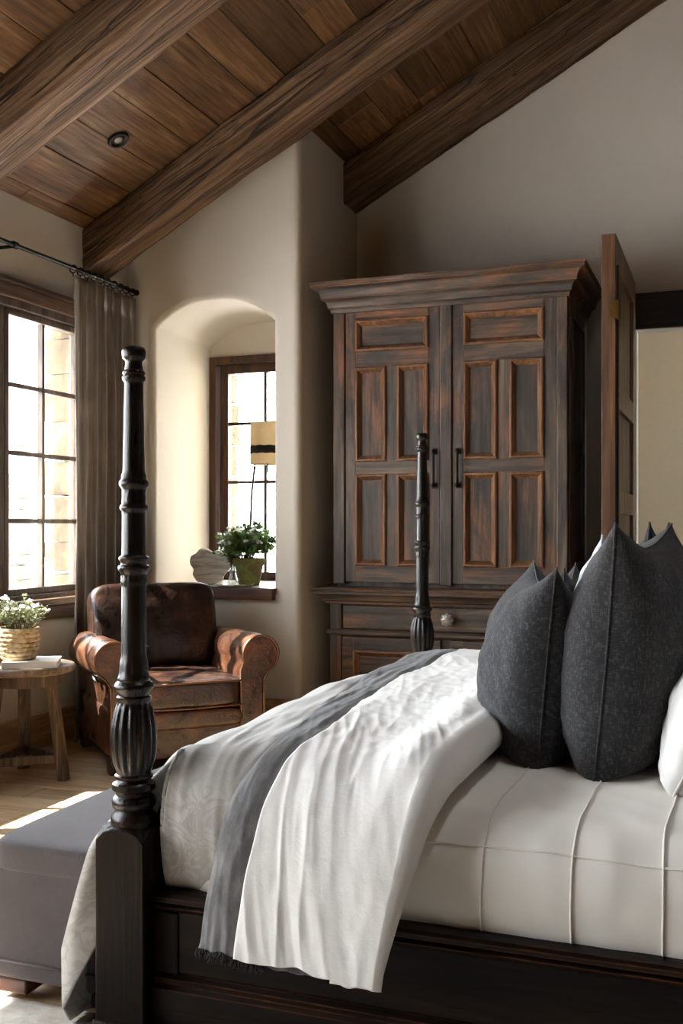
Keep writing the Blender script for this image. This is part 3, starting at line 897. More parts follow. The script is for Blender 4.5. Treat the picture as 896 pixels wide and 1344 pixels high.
# ------------------------------------------------------------------ bed
PXC, PY1, PY2 = -1.306, 2.094, 4.50
bed = thing('four_poster_bed', 'nearly black wooden bed with two tall turned foot posts and a heavy side rail', 'bed', (-.2, 3.3, 0))
K = .001779
PP = [(30, 1083), (30, 1074), (29, 1068), (25, 1064), (24, 1060), (28, 1056), (29, 1050), (27, 1045), (23, 1042), (24, 1038), (28.5, 1034), (28, 1027), (23, 1024), (22, 1021), (25, 1019), (25, 1016), (22, 1014),
      (23, 1010), (27, 1000), (29.8, 985), (30.6, 968), (29.6, 952), (26.5, 936), (23, 925), (21, 921),
      (22.5, 918), (22.5, 914), (20, 912), (20, 909), (25, 904), (26, 900), (24, 896), (20.5, 893), (21.5, 890), (20, 887), (18.5, 882), (17.6, 866),
      (16.4, 860), (16.2, 800), (15.9, 768), (16.6, 765), (16.4, 755), (17.5, 752), (20.6, 748), (20.3, 743), (17.2, 741), (17.0, 738), (19.6, 735), (19.4, 731), (16.2, 729),
      (15.6, 726), (15.2, 675), (15.4, 671), (18.4, 668), (18.2, 664), (15.8, 662), (15.4, 644), (16.0, 641), (19.2, 637), (19.2, 632), (16.4, 629), (16.2, 624), (14.4, 619),
      (12.1, 506), (12.2, 502), (15.0, 499), (15.2, 495), (13, 493), (14.8, 491), (14.4, 488), (12.0, 486), (11.0, 478), (11.3, 474), (14.6, 471), (15.6, 466), (15.6, 461), (14, 457), (9, 455), (2, 454.5)]
def dense(pp):
    out = []
    for (r0, y0), (r1, y1) in zip(pp, pp[1:]):
        n = max(1, int(abs(y1 - y0) / 4)) if abs(y1 - y0) > 8 else 1
        for k in range(n): out.append((r0 + (r1 - r0) * k / n, y0 + (y1 - y0) * k / n))
    out.append(pp[-1]); return out
FIN = 486
def pz(y): return 1.2 - (y - 690) * K
def post(cy):
    def mod(th, i, r, z):
        y = 690 - (z - 1.2) / K
        if 922 < y < 1012:                                   # fluted vase
            f = min(1, (y - 922) / 8, (1012 - y) / 8)
            return r * (1 - .11 * f * abs(math.cos(7 * th)) ** 3)
        if 642 < y < 661: return r * (1 + .05 * N3(th * 3.2, y * .35) )
        if 754 < y < 766: return r * (1 + .035 * abs(math.sin(6 * th)))
        if 867 < y < 886: return r * (1 + .05 * abs(math.sin(5 * th)))
        return r
    body = [(r * K, pz(y)) for r, y in dense([p for p in PP if p[1] >= FIN])]
    bm = bmesh.new(); lathe(bm, body, (PXC, cy, 0), 112, mod)
    p = obj('foot_post', bm, M['bed_z'], bed, smooth=50)
    bm = bmesh.new(); lathe(bm, [(r * K, pz(y)) for r, y in PP if y <= FIN], (PXC, cy, 0), 48)
    obj('finial', bm, M['bed_z'], p, smooth=50)
    # square block with rounded lobes on top of each face
    h = .0635; bm = bmesh.new()
    ring = []; N = 6
    for sx, sy, ax in ((-1, -1, 'x'), (1, -1, 'y'), (1, 1, 'x'), (-1, 1, 'y')):
        for k in range(N):
            t = k / N
            if ax == 'x': q = (sx * h * (1 - 2 * t), sy * h)
            else: q = (sx * h, sy * h * (1 - 2 * t))
            ring.append((q, .478 + .03 * math.sqrt(max(0, 1 - (2 * t - 1) ** 2)), abs(2 * t - 1)))
    lo = [bm.verts.new((PXC + q[0], cy + q[1], .06)) for q, z, e in ring]
    hi = [bm.verts.new((PXC + q[0], cy + q[1], z)) for q, z, e in ring]
    inn = [bm.verts.new((PXC + q[0] * .62, cy + q[1] * .62, .508)) for q, z, e in ring]
    n = len(ring)
    for i in range(n):
        bm.faces.new((lo[i], lo[(i + 1) % n], hi[(i + 1) % n], hi[i])); bm.faces.new((hi[i], hi[(i + 1) % n], inn[(i + 1) % n], inn[i]))
    bm.faces.new(inn); bm.faces.new(lo[::-1])
    obj('post_block', bm, M['bed_block'], p, smooth=30, bevel=.003)
    bm = bmesh.new()
    box(bm, PXC - .078, PXC + .078, cy - .078, cy + .078, .0, .05)
    box(bm, PXC - .070, PXC + .070, cy - .070, cy + .070, .05, .066)
    obj('post_foot', bm, M['bed_z'], p, smooth=0, bevel=.006)
post(PY1); post(PY2)
# near and far side rails
def rail(y, side):
    s = side
    bm = bmesh.new()
    yy = lambda a, b: (min(y + s * a, y + s * b), max(y + s * a, y + s * b))
    x0, x1 = PXC + .06, .86
    box(bm, x0, x1, *yy(0, .04), .05, .335)
    r = obj('side_rail', bm, M['bed_x'], bed, smooth=0, bevel=.004)
    bm = bmesh.new()
    prof = [(.06, .335), (-.012, .335), (-.020, .340), (-.022, .350), (-.016, .358), (-.004, .362), (.06, .362)]
    prism(bm, [(y + s * a, z) for a, z in prof], 'X', x0, x1)
    obj('rail_cap', bm, M['bed_x'], r, smooth=30)
    bm = bmesh.new()
    prism(bm, [(y + s * a, z) for a, z in [(.01, .335), (-.004, .335), (-.012, .326), (-.008, .318), (.0, .312), (.01, .312)]], 'X', x0, x1)
    prism(bm, [(y + s * a, z) for a, z in [(.01, .175), (-.004, .175), (-.016, .165), (-.012, .152), (-.022, .142), (-.022, .06), (.01, .06)]], 'X', x0, x1)
    obj('rail_moulding', bm, M['bed_x'], r, smooth=30)
    obj('rail_stile', B(x0, x0 + .06, *yy(-.006, .005), .17, .312), M['bed_block'], r, smooth=0, bevel=.003)
rail(2.092, 1); rail(4.502, -1)
bm = bmesh.new(); box(bm, PXC - .03, PXC + .03, PY1 + .05, PY2 - .05, .08, .44)
obj('foot_rail', bm, M['bed_y'], bed, smooth=0, bevel=.008)
bm = bmesh.new(); box(bm, .86, .92, PY1 - .03, PY2 + .03, .0, 1.5)
obj('headboard', bm, M['bed_y'], bed, smooth=0, bevel=.01)

# mattress under a fitted white sheet
class Prof:
    def __init__(s, pts, n=24):
        q = []
        P = [V(p) for p in pts]
        for i in range(len(P) - 1):
            p0 = P[i - 1] if i else P[0] * 2 - P[1]; p1, p2 = P[i], P[i + 1]
            p3 = P[i + 2] if i + 2 < len(P) else P[i + 1] * 2 - P[i]
            for k in range(n):
                t = k / n
                q.append(.5 * ((2 * p1) + (p2 - p0) * t + (2 * p0 - 5 * p1 + 4 * p2 - p3) * t * t + (3 * p1 - p0 - 3 * p2 + p3) * t ** 3))
        q.append(P[-1]); s.q = q
        s.s = [0]
        for a, b in zip(q, q[1:]): s.s.append(s.s[-1] + (b - a).length)
        s.L = s.s[-1]
        s.i = 0
    def at(s, t):
        t = max(0, min(s.L, t))
        lo, hi = 0, len(s.s) - 1
        while hi - lo > 1:
            m = (lo + hi) // 2
            if s.s[m] <= t: lo = m
            else: hi = m
        f = (t - s.s[lo]) / max(1e-9, s.s[hi] - s.s[lo])
        p = s.q[lo].lerp(s.q[hi], f)
        a, b = s.q[max(0, lo - 2)], s.q[min(len(s.q) - 1, hi + 2)]
        tg = (b - a).normalized()
        return p, V((-tg.y, tg.x))
MT = Prof([(2.165, .25), (2.125, .30), (2.110, .36), (2.104, .42), (2.112, .48), (2.135, .53), (2.19, .568), (2.28, .584), (2.6, .59), (3.3, .592), (4.1, .588), (4.33, .575), (4.45, .53), (4.49, .44), (4.48, .3)])
SEAMX = (-.487, -.301, -.126, .06, .25)
def mat_off(x, s):
    o = .006 * N3(x * 3, s * 3, 4) + .004 * ridge(x * 7, s * 5, 2)
    o += .0025 * N3(x * 16, s * 16, 7) + .003 * ridge(x * 5 + s * 9, s * 2, 9) * sst(.1, .3, s)
    return o
mat = thing('mattress', 'thick mattress under a fitted white cotton sheet with piped seams', 'mattress', (-.2, 3.3, .25))
bm = bmesh.new()
nx, ns = 150, 130
def fm(i, j):
    x = -1.215 + 2.06 * i / (nx - 1)
    t = (j / (ns - 1)); s = MT.L * (t ** 1.25)
    p, nn = MT.at(s)
    o = mat_off(x, s)
    d = 0
    if x < -1.1: d = -.10 * (1 - math.sqrt(max(0, 1 - ((-1.1 - x) / .115) ** 2)))
    return (x, p.x + nn.x * (o + d), p.y + nn.y * (o + d))
grid(bm, nx, ns, fm)
obj('sheet', bm, M['sheet'], mat, smooth=180)
sL = .30
for sx in SEAMX[:3]:
    bm = bmesh.new(); pts = []
    for k in range(70):
        s = .02 + .95 * k / 69; p, nn = MT.at(s); x = sx + .006 * N3(s * 4, sx * 9) + .035 * max(0, s - .36); o = mat_off(x, s) + .0015
        pts.append((x, p.x + nn.x * o, p.y + nn.y * o))
    tube(bm, pts, .0024, 6); obj('seam', bm, M['sheet'], mat, smooth=180)
bm = bmesh.new(); pts = []
for k in range(120):
    x = -.70 + 1.5 * k / 119; s = .30 + .006 * N3(x * 4); p, nn = MT.at(s); o = mat_off(x, s) + .001
    pts.append((x, p.x + nn.x * o, p.y + nn.y * o))
tube(bm, pts, .0026, 6); obj('seam', bm, M['sheet'], mat, smooth=180)

# ---- bed linen
def wr(x, s, near):
    """creases running down the cloth; near = length of the part that hangs"""
    h = 1 - sst(near * .6, near * 1.6, s)
    xx = x + .20 * s + .05 * N3(s * 1.1, x * 2)
    k = .35 + .65 * sst(-.25, .35, N3(x * 3.1, s * 2.3, 14))
    o = .006 * (ridge(xx * 6.5, s * 1.3, 3) - .5) * (.35 + .75 * h)
    o += .0045 * (ridge(xx * 17 + 4, s * 2.6, 8) ** 2 - .3) * (.4 + .6 * h) * k
    o += .0020 * (ridge(xx * 30 + s * 3, s * 3, 5) - .4) * k + .0016 * N3(x * 34, s * 26, 1)
    o += .010 * N3(x * 4.5, s * 3.5, 6)
    return o
DU = Prof([(1.978, .282), (1.997, .34), (2.03, .42), (2.085, .51), (2.15, .565), (2.27, .598), (2.6, .604), (3.3, .608), (4.0, .602), (4.28, .59), (4.43, .55), (4.53, .44), (4.56, .3)])
NEAR = .38
def TH(s): return interp([(0, .022), (.12, .04), (.28, .066), (.42, .085), (.7, .092), (2.3, .09), (2.8, .06)], s)
def yof(s): return DU.at(s)[0].x
# white duvet
WLEFT = [(0, -.985), (.12, -.985), (.30, -.965), (.42, -.945), (.56, -.94), (.9, -.98), (1.4, -1.03), (2.2, -1.05), (3.2, -1.06)]
WRIGHT = [(0, -.668), (.1, -.655), (.22, -.637), (.34, -.625), (.5, -.612), (.8, -.607), (1.6, -.61), (3.2, -.61)]
bm = bmesh.new()
nu, nv, ne = 120, 330, 12
tot = nu + ne + 8
def hem(x): return .012 * N3(x * 9, 3) + .008 * N3(x * 27, 5) + .018 * sst(-.9, -.66, x)
def fd(i, j):
    s = DU.L * (j / (nv - 1)) ** 1.3
    xl, xr = interp(WLEFT, s) + .012 * N3(s * 3.5, 1) + .004 * N3(s * 14, 2), interp(WRIGHT, s) + .010 * N3(s * 3, 7)
    T = TH(s)
    if i < nu:
        u = i / (nu - 1); x = xl + (xr - xl) * u
        o = T + .006 + wr(x, s, NEAR) + .022 * sst(.55, .9, u) * sst(.15, .5, s) * (1 - .4 * sst(.8, 1, u))
        o = o - (.010 + .012 * (1 - sst(0, .05, u))) * (1 - sst(0, .03, u))
        lo = 1.0
        x0 = x
    elif i < nu + ne:
        a = PI * (i - nu + 1) / (ne + 1); x0 = xr
        To = T + wr(xr, s, NEAR) + .022 * .6 * sst(.15, .5, s)
        x = xr + To * .55 * math.sin(a); o = To * (.5 + .5 * math.cos(a)) + .004
    else:
        k = (i - nu - ne + 1) / 8; x0 = xr; x = xr - .10 * k; o = .004
    p, nn = DU.at(s)
    q = p + nn * max(o, .004)
    if j < 6:   # rolled lower hem
        q = q - V((0, 1)) * hem(x0) * (1 - j / 6)
    return (x, q.x, q.y)
vs = grid(bm, tot, nv, fd)
dv = obj('duvet', bm, M['white_linen'], smooth=180, solid=.004)
tag(dv, 'white linen duvet folded back across the bed and hanging over the side rail', 'duvet')
# grey throw
TLEFT = [(0, -1.07), (.12, -1.062), (.28, -1.05), (.42, -1.022), (.6, -1.035), (1.0, -1.09), (1.7, -1.18), (2.2, -1.19), (3.2, -1.19)]
bm = bmesh.new()
nu2 = 70
def ft(i, j, extra=0, s=None):
    s = DU.L * (j / (nv - 1)) ** 1.3 if s is None else s
    xl = interp(TLEFT, s) + .010 * N3(s * 3, 11) + .003 * N3(s * 15, 12)
    u = i / (nu2 - 1); x = xl + (-.80 - xl) * u
    wl = interp(WLEFT, s)
    o = TH(s) + wr(x, s, NEAR) * .9 + .002 + .006 * N3(x * 6, s * 2, 12) + .004 * (ridge(x * 30 + s, s * 2, 41) - .5) - .022 * sst(wl - .03, wl + .03, x) - .012 * (1 - sst(.15, .4, s))
    edge = 1 - sst(0, .06, u)
    o -= .008 * edge
    p, nn = DU.at(s)
    q = p + nn * (max(o, .010) + extra)
    if j < 8: q = q - V((0, 1)) * (-.006 + .016 * sst(-1.05, -.85, x) + .005 * N3(x * 40, 6)) * (1 - j / 8)
    return V((x, q.x, q.y))
grid(bm, nu2, nv, ft)
th = obj('throw_blanket', bm, M['grey_linen'], smooth=180, solid=.005)
tag(th, 'dark grey linen throw band with a frayed lower edge, left of the white duvet', 'blanket')
bm = bmesh.new(); r2 = random.Random(3)
for k in range(230):
    i = r2.random() * 40
    a = ft(i, 0) + V((0, -.004, .004)); L = r2.uniform(.006, .022)
    b = a + V((r2.uniform(-.006, .006), r2.uniform(-.006, .002), -L * .6)); c = b + V((r2.uniform(-.008, .008), r2.uniform(-.004, .004), -L * .5))
    tube(bm, [a, b, c], [.0022, .0016, .0008], 5)
fr = obj('frayed_edge', bm, M['fringe'], th, smooth=180, label='dark frayed threads along the hem')
# patterned coverlet: top, near drop inside the rail, foot drop over the foot rail
CV = Prof([(2.150, .345), (2.118, .37), (2.100, .43), (2.092, .50), (2.10, .57), (2.13, .63), (2.20, .668), (2.34, .682), (2.7, .690), (3.3, .692), (3.9, .685), (4.25, .672), (4.38, .64), (4.44, .56), (4.46, .42)])
bm = bmesh.new()
nu3, nv3 = 70, 260
FT = Prof([(0, 0), (-.06, -.016), (-.115, -.052), (-.17, -.110), (-.212, -.170), (-.232, -.230), (-.243, -.31), (-.248, -.41), (-.250, -.54), (-.252, -.650)])
nft = 60
def fcov(i, j):
    s = CV.L * (j / (nv3 - 1)) ** 1.3
    p, nn = CV.at(s)
    far = p.x > 3.3
    def basep(x):
        o = .006 * (ridge(x * 9 + s * .8, s * 2, 21) - .5) + .010 * N3(x * 4, s * 2.5, 22) + .004 * ridge(x * 22, s * 4, 23)
        tl = interp(TLEFT, s); return p + nn * (o - .004 - .038 * sst(tl - .005, tl + .05, x))
    c = sst(2.165, 2.25, p.x) * (1 - sst(4.34, 4.43, p.x))
    xb = -1.165 - .062 * (1 - c)
    if i >= nft:
        u = (i - nft) / (nu3 - 1 - nft); x = xb + (-.88 - xb) * u
        q = basep(x); return (x, q.x, q.y)
    q = basep(xb)
    t = FT.L * (1 - i / nft); f, fn = FT.at(t)
    dn = max(0, min(1, (-f.y - .16) / .34))
    y = q.x; near = c * math.exp(-max(0, y - 2.235) / .06)
    y2 = y - .20 * near * sst(.185, .238, -f.x)
    fl = -.085 * near * dn ** 1.3
    fold = .016 * dn * (ridge(y * 6 + 2, f.y * .8, 31) - .6) + .012 * dn * math.sin(y2 * 60 - f.y * 3) * math.exp(-max(0, y - 2.18) / .12)
    if y > 2.30: fold = max(-.006, min(.012, fold))
    return (xb + c * (f.x + fl + fold), y2, max(.018, q.y + c * f.y + .010 * N3(y * 5, t * 3, 35)))
nu3 = 120
grid(bm, nu3, nv3, fcov)
cv = obj('coverlet', bm, M['coverlet'], smooth=180, solid=.006)
tag(cv, 'pale grey patterned coverlet over the foot of the bed behind the near post', 'coverlet')

# ---- pillows
def pillow(name, w, h, t, m, label, cat, loc, yaw=0, lean=0, group=None, seed=0, piping=True, floor=.06, roll=0):
    """square pillow standing on one edge: width along local y, thickness along local x"""
    o = thing(name, label, cat, loc, yaw, group)
    L = Matrix.Rotation(lean, 4, 'Y') @ Matrix.Rotation(roll, 4, 'X')
    def pt(u, v, side):
        e = .075
        yy = w / 2 * u * (1 - e * (1 - v * v) * abs(u) ** 3)
        zz = h / 2 * v * (1 - e * .9 * (1 - u * u) * abs(v) ** 3)
        q = max(0, (1 - u * u)) ** .42 * max(0, (1 - v * v)) ** (.36 + .26 * sst(-.3, .6, v))
        zz -= .045 * (1 - u * u) * max(0, v) ** 3
        sag = 1 + .16 * (-v) * (1 - abs(v))
        x = side * t / 2 * q * sag
        x += side * q * (.014 * N3(u * 2.2 + seed, v * 2.2, side) )
        cr = (abs(u) * abs(v)) ** 2
        x += side * q * .020 * (ridge(u * 3 + seed, v * 3.5 - u * 2, side + 3) - .5) * (.25 + cr + .8 * max(0, -v - .35))
        x += side * q * .009 * (ridge(u * 7 + seed, v * 6, side + 8) - .5) * (.3 + 1.3 * max(0, -v - .4))
        zz += h / 2
        # settle on the mattress
        lowz = floor * h
        if zz < lowz: zz = lowz - (lowz - zz) * .35
        return L @ V((x, yy, zz - lowz * .65))
    bm = bmesh.new()
    n = 54
    g = [[None] * n for _ in range(2)]
    ps = []
    def cc(k): 
        a = -1 + 2 * k / (n - 1); return math.copysign(1 - (1 - abs(a)) ** 1.35, a)
    for side in (1, -1):
        ps.append(grid(bm, n, n, lambda i, j: pt(cc(i), cc(j), side)))
    bmesh.ops.remove_doubles(bm, verts=bm.verts, dist=.0004)
    obj('cover', bm, m, o, world=False, smooth=180)
    if piping:
        bm = bmesh.new(); pts = []
        for k in range(4 * 26 + 1):
            e, f = divmod(k, 26); f = -1 + 2 * f / 26
            u, v = ((f, -1), (1, f), (-f, 1), (-1, -f), (-1, -1))[e]
            pts.append(pt(u, v, 0))
        tube(bm, pts, .0035, 6); obj('seam', bm, m, o, world=False, smooth=180)
    return o
pillow('throw_pillow', .54, .53, .30, M['charcoal'], 'smaller charcoal pillow standing on the bed, nearest to the tall far post', 'pillow', (-.525, 2.84, .588), math.radians(16), .09, 'charcoal pillows', 3)
pillow('throw_pillow', .50, .50, .22, M['charcoal'], 'charcoal pillow peeking out behind the smaller front pillow', 'pillow', (-.52, 3.42, .59), math.radians(4), .06, 'charcoal pillows', 7)
pillow('euro_pillow', .66, .645, .35, M['charcoal'], 'large charcoal pillow in the front, between the small pillow and the white one', 'pillow', (-.262, 2.84, .588), math.radians(-8), .085, 'charcoal pillows', 11)
pillow('euro_pillow', .64, .65, .18, M['charcoal'], 'charcoal pillow at the back right, its tip above the large front pillow', 'pillow', (-.275, 3.64, .588), math.radians(-2), .08, 'charcoal pillows', 15)
pillow('bed_pillow', .58, .61, .20, M['lightgrey'], 'smooth light grey pillow tucked behind the large charcoal pillow', 'pillow', (-.395, 3.26, .588), math.radians(3), .07, None, 19)
pillow('bed_pillow', .72, .52, .24, M['white_linen'], 'white linen pillow at the right edge of the bed', 'pillow', (-.10, 2.79, .588), math.radians(-4), .45, None, 23)

# ------------------------------------------------------------------ bench at the foot of the bed
bn = thing('upholstered_bench', 'low mauve-grey upholstered bench at the foot of the bed', 'bench', (-1.6, 2.9, 0))
bx0, bx1, by0, by1 = -1.765, -1.437, 2.146, 3.75
bm = bmesh.new(); puff(bm, ((bx0 + bx1) / 2, (by0 + by1) / 2, .21), (bx1 - bx0, by1 - by0, .32), 26, 16)
obj('body', bm, M['bench'], bn, smooth=180)
bm = bmesh.new(); puff(bm, ((bx0 + bx1) / 2, (by0 + by1) / 2, .365), (bx1 - bx0 + .006, by1 - by0 + .006, .085), 12, 16, .10)
obj('top_cushion', bm, M['bench'], bn, smooth=180)
bm = bmesh.new()
pts = [(bx0, by0 - .002, .395), (bx1, by0 - .002, .395)]
tube(bm, [(bx0 + .008, by0 + .004, .392), (bx1 - .008, by0 + .004, .392), (bx1 - .004, by0 + .012, .392), (bx1 - .002, by1, .392)], .004, 8)
tube(bm, [(bx0 + .004, by0 - .001, .105), (bx1 - .004, by0 - .001, .105)], .0035, 8)
obj('piping', bm, M['bench'], bn, smooth=180)
for x, y in ((bx0 + .06, by0 + .06), (bx1 - .06, by0 + .06), (bx0 + .06, by1 - .06), (bx1 - .06, by1 - .06)):
    bm = bmesh.new(); box(bm, x - .045, x + .045, y - .045, y + .045, .016, .055)
    obj('foot', bm, M['foot_red'], bn, smooth=0, bevel=.006)

# rug
bm = bmesh.new()
def frug(i, j):
    x, y = -2.0 + 3.6 * i / 179, .6 + 1.55 * j / 99
    return (x, y, .012 + .006 * N3(x * 22, y * 22) + .004 * N3(x * 60, y * 60))
vs = grid(bm, 180, 100, frug)
rg = obj('rug', bm, M['rug'], smooth=180, solid=.010)
tag(rg, 'cream wool rug on the floor in front of the bench', 'rug')

# ------------------------------------------------------------------ armchair
ch = thing('leather_armchair', 'brown aged leather club armchair with rolled arms in the corner', 'armchair', (-2.50, 4.52, 0), math.radians(45))
LE = M['leather']
bm = bmesh.new(); puff(bm, (0, .42, .20), (.80, .80, .24), 16, 10); obj('base', bm, LE, ch, world=False, smooth=180)
bm = bmesh.new(); puff(bm, (0, .03, .245), (.56, .10, .095), 5, 10); obj('front_roll', bm, LE, ch, world=False, smooth=180)
bm = bmesh.new(); puff(bm, (0, .035, .135), (.58, .06, .15), 10, 8); obj('apron', bm, LE, ch, world=False, smooth=180)
def seatf(q, x, y, z):
    q.z += .006 * N3(q.x * 8, q.y * 8) + (.004 if z > 0 else 0) * ridge(q.x * 14, q.y * 10)
    return q
bm = bmesh.new(); puff(bm, (0, .27, .365), (.555, .60, .155), 7, 22, .14, f=seatf)
sc_ = obj('seat_cushion', bm, M['leather_dark'], ch, world=False, smooth=180)
bm = bmesh.new(); tube(bm, [(-.262, -.026, .424), (0, -.034, .43), (.262, -.026, .424)], .005, 8); tube(bm, [(-.262, -.026, .306), (0, -.034, .302), (.262, -.026, .306)], .005, 8)
obj('piping', bm, LE, sc_, world=False, smooth=180)
def arm_(s):
    P = [(.262, .09), (.262, .47)]
    c, r = (.372, .548), .098
    a0, a1 = 200, -62
    for k in range(25):
        a = math.radians(a0 + (a1 - a0) * k / 24)
        P.append((c[0] + r * math.cos(a), c[1] + r * math.sin(a)))
    P += [(.388, .42), (.388, .09)]
    bm = bmesh.new()
    n = 16
    def f(i, j):
        x, z = P[i]; t = j / (n - 1); y = .0 + .70 * t
        z -= .015 * t * (1 if z > .45 else 0)
        if z > .45:
            z += .004 * N3(x * 9, y * 9, s); x += .003 * N3(z * 9, y * 9, s + 4)
        return (s * x, y, z)
    vs = grid(bm, len(P), n, f, True)
    bm.faces.new(vs[0]); bm.faces.new(vs[-1][::-1])
    a = obj('arm', bm, LE, ch, world=False, smooth=45, bevel=.012, bseg=3)
    bm = bmesh.new()
    tube(bm, [(s * (c[0] + (x - c[0]) * .97), -.001, z if z < .46 else c[1] + (z - c[1]) * .97) for x, z in P], .0055, 8)
    obj('piping', bm, LE, a, world=False, smooth=180)
arm_(1); arm_(-1)
TB = Matrix.Rotation(math.radians(-13), 4, 'X')
bm = bmesh.new(); puff(bm, (0, .715, .47), (.70, .12, .74), 9, 14, M=Matrix.Rotation(math.radians(-8), 4, 'X')); obj('back_frame', bm, LE, ch, world=False, smooth=180)
def backf(q, x, y, z):
    q.y -= .045 * (1 - x * x) * (1 - z * z)
    q.y += .012 * (ridge(q.x * 5, q.z * 6, 2) - .5) * (1 - x * x * .6)
    return q
bm = bmesh.new(); puff(bm, (-.03, .625, .645), (.68, .21, .47), 8, 26, M=TB, f=backf)
bc = obj('back_cushion', bm, M['leather_dark'], ch, world=False, smooth=180)
bm = bmesh.new()
pts = []
for k in range(33):
    a = PI * k / 32
    cxn, czn = math.copysign(abs(math.cos(a)) ** .25, math.cos(a)), math.sin(a) ** .25
    q = TB @ V((.335 * cxn, -.072, -.1 + .322 * czn)); pts.append(q + V((-.03, .625, .645)))
tube(bm, pts, .005, 8); obj('piping', bm, LE, bc, world=False, smooth=180)
for x, y in ((-.35, .05), (.35, .05), (-.35, .76), (.35, .76)):
    bm = bmesh.new(); box(bm, x - .04, x + .04, y - .04, y + .04, 0, .09); obj('foot', bm, M['foot'], ch, world=False, smooth=0, bevel=.006)
bm = bmesh.new(); tube(bm, [(-.385, .30, .47), (-.415, .29, .46), (-.42, .25, .44), (-.418, .19, .425)], [.010, .011, .011, .008], 8)
obj('lever', bm, M['steel'], ch, world=False, smooth=180, label='polished metal lever')

# ------------------------------------------------------------------ side table and things on it
TX, TY = -3.15, 4.085
st_ = thing('side_table', 'round weathered wooden side table below the left window', 'table', (TX, TY, 0))
bm = bmesh.new(); lathe(bm, [(.20, .505), (.228, .507), (.235, .513), (.236, .533), (.231, .54), (.01, .5405)], (TX, TY, 0), 56); obj('tabletop', bm, M['tabletop'], st_, smooth=40)
bm = bmesh.new(); lathe(bm, [(.165, .45), (.175, .45), (.175, .506), (.165, .506)], (TX, TY, 0), 40); obj('apron', bm, M['tablewood'], st_, smooth=40)
LA = [math.radians(a) for a in (8, 128, 248)]
def splay(a, r0, r1, z0, z1, hw, hd):
    bm = bmesh.new(); vs = box(bm, -hd, hd, -hw, hw, z0, z1)
    for v in vs:
        t = (v.co.z - z0) / (z1 - z0); r = r1 + (r0 - r1) * t + v.co.x
        v.co = (TX + r * math.cos(a) - v.co.y * math.sin(a), TY + r * math.sin(a) + v.co.y * math.cos(a), v.co.z)
    return bm
for a in LA:
    obj('leg', splay(a, .135, .205, 0, .505, .030, .019), M['tablewood'], st_, smooth=0, bevel=.004)
for k in range(3):
    a, b = LA[k], LA[(k + 1) % 3]
    p, q = V((TX + .188 * math.cos(a), TY + .188 * math.sin(a), .10)), V((TX + .188 * math.cos(b), TY + .188 * math.sin(b), .10))
    d = (q - p).normalized(); w = V((-d.y, d.x, 0)) * .011
    bm = bmesh.new()
    vs = [bm.verts.new(c) for c in (p - w - V((0, 0, .02)), p + w - V((0, 0, .02)), q + w - V((0, 0, .02)), q - w - V((0, 0, .02)), p - w + V((0, 0, .02)), p + w + V((0, 0, .02)), q + w + V((0, 0, .02)), q - w + V((0, 0, .02)))]
    for f in ((0, 3, 2, 1), (4, 5, 6, 7), (0, 1, 5, 4), (1, 2, 6, 5), (2, 3, 7, 6), (3, 0, 4, 7)): bm.faces.new([vs[i] for i in f])
    obj('stretcher', bm, M['tablewood'], st_, smooth=0, bevel=.003)
bk = thing('hardcover_book', 'pale hardcover book under the woven basket on the side table', 'book', (-3.085, 4.06, .541), math.radians(30))
bm = bmesh.new(); box(bm, -.125, .125, -.10, .10, 0, .004); box(bm, -.125, .125, -.10, .10, .026, .030); box(bm, -.125, -.121, -.10, .10, .004, .026)
obj('cover', bm, M['cover'], bk, world=False, smooth=0)
obj('pages', B(-.121, .120, -.096, .096, .004, .026), M['paper'], bk, world=False, smooth=0)

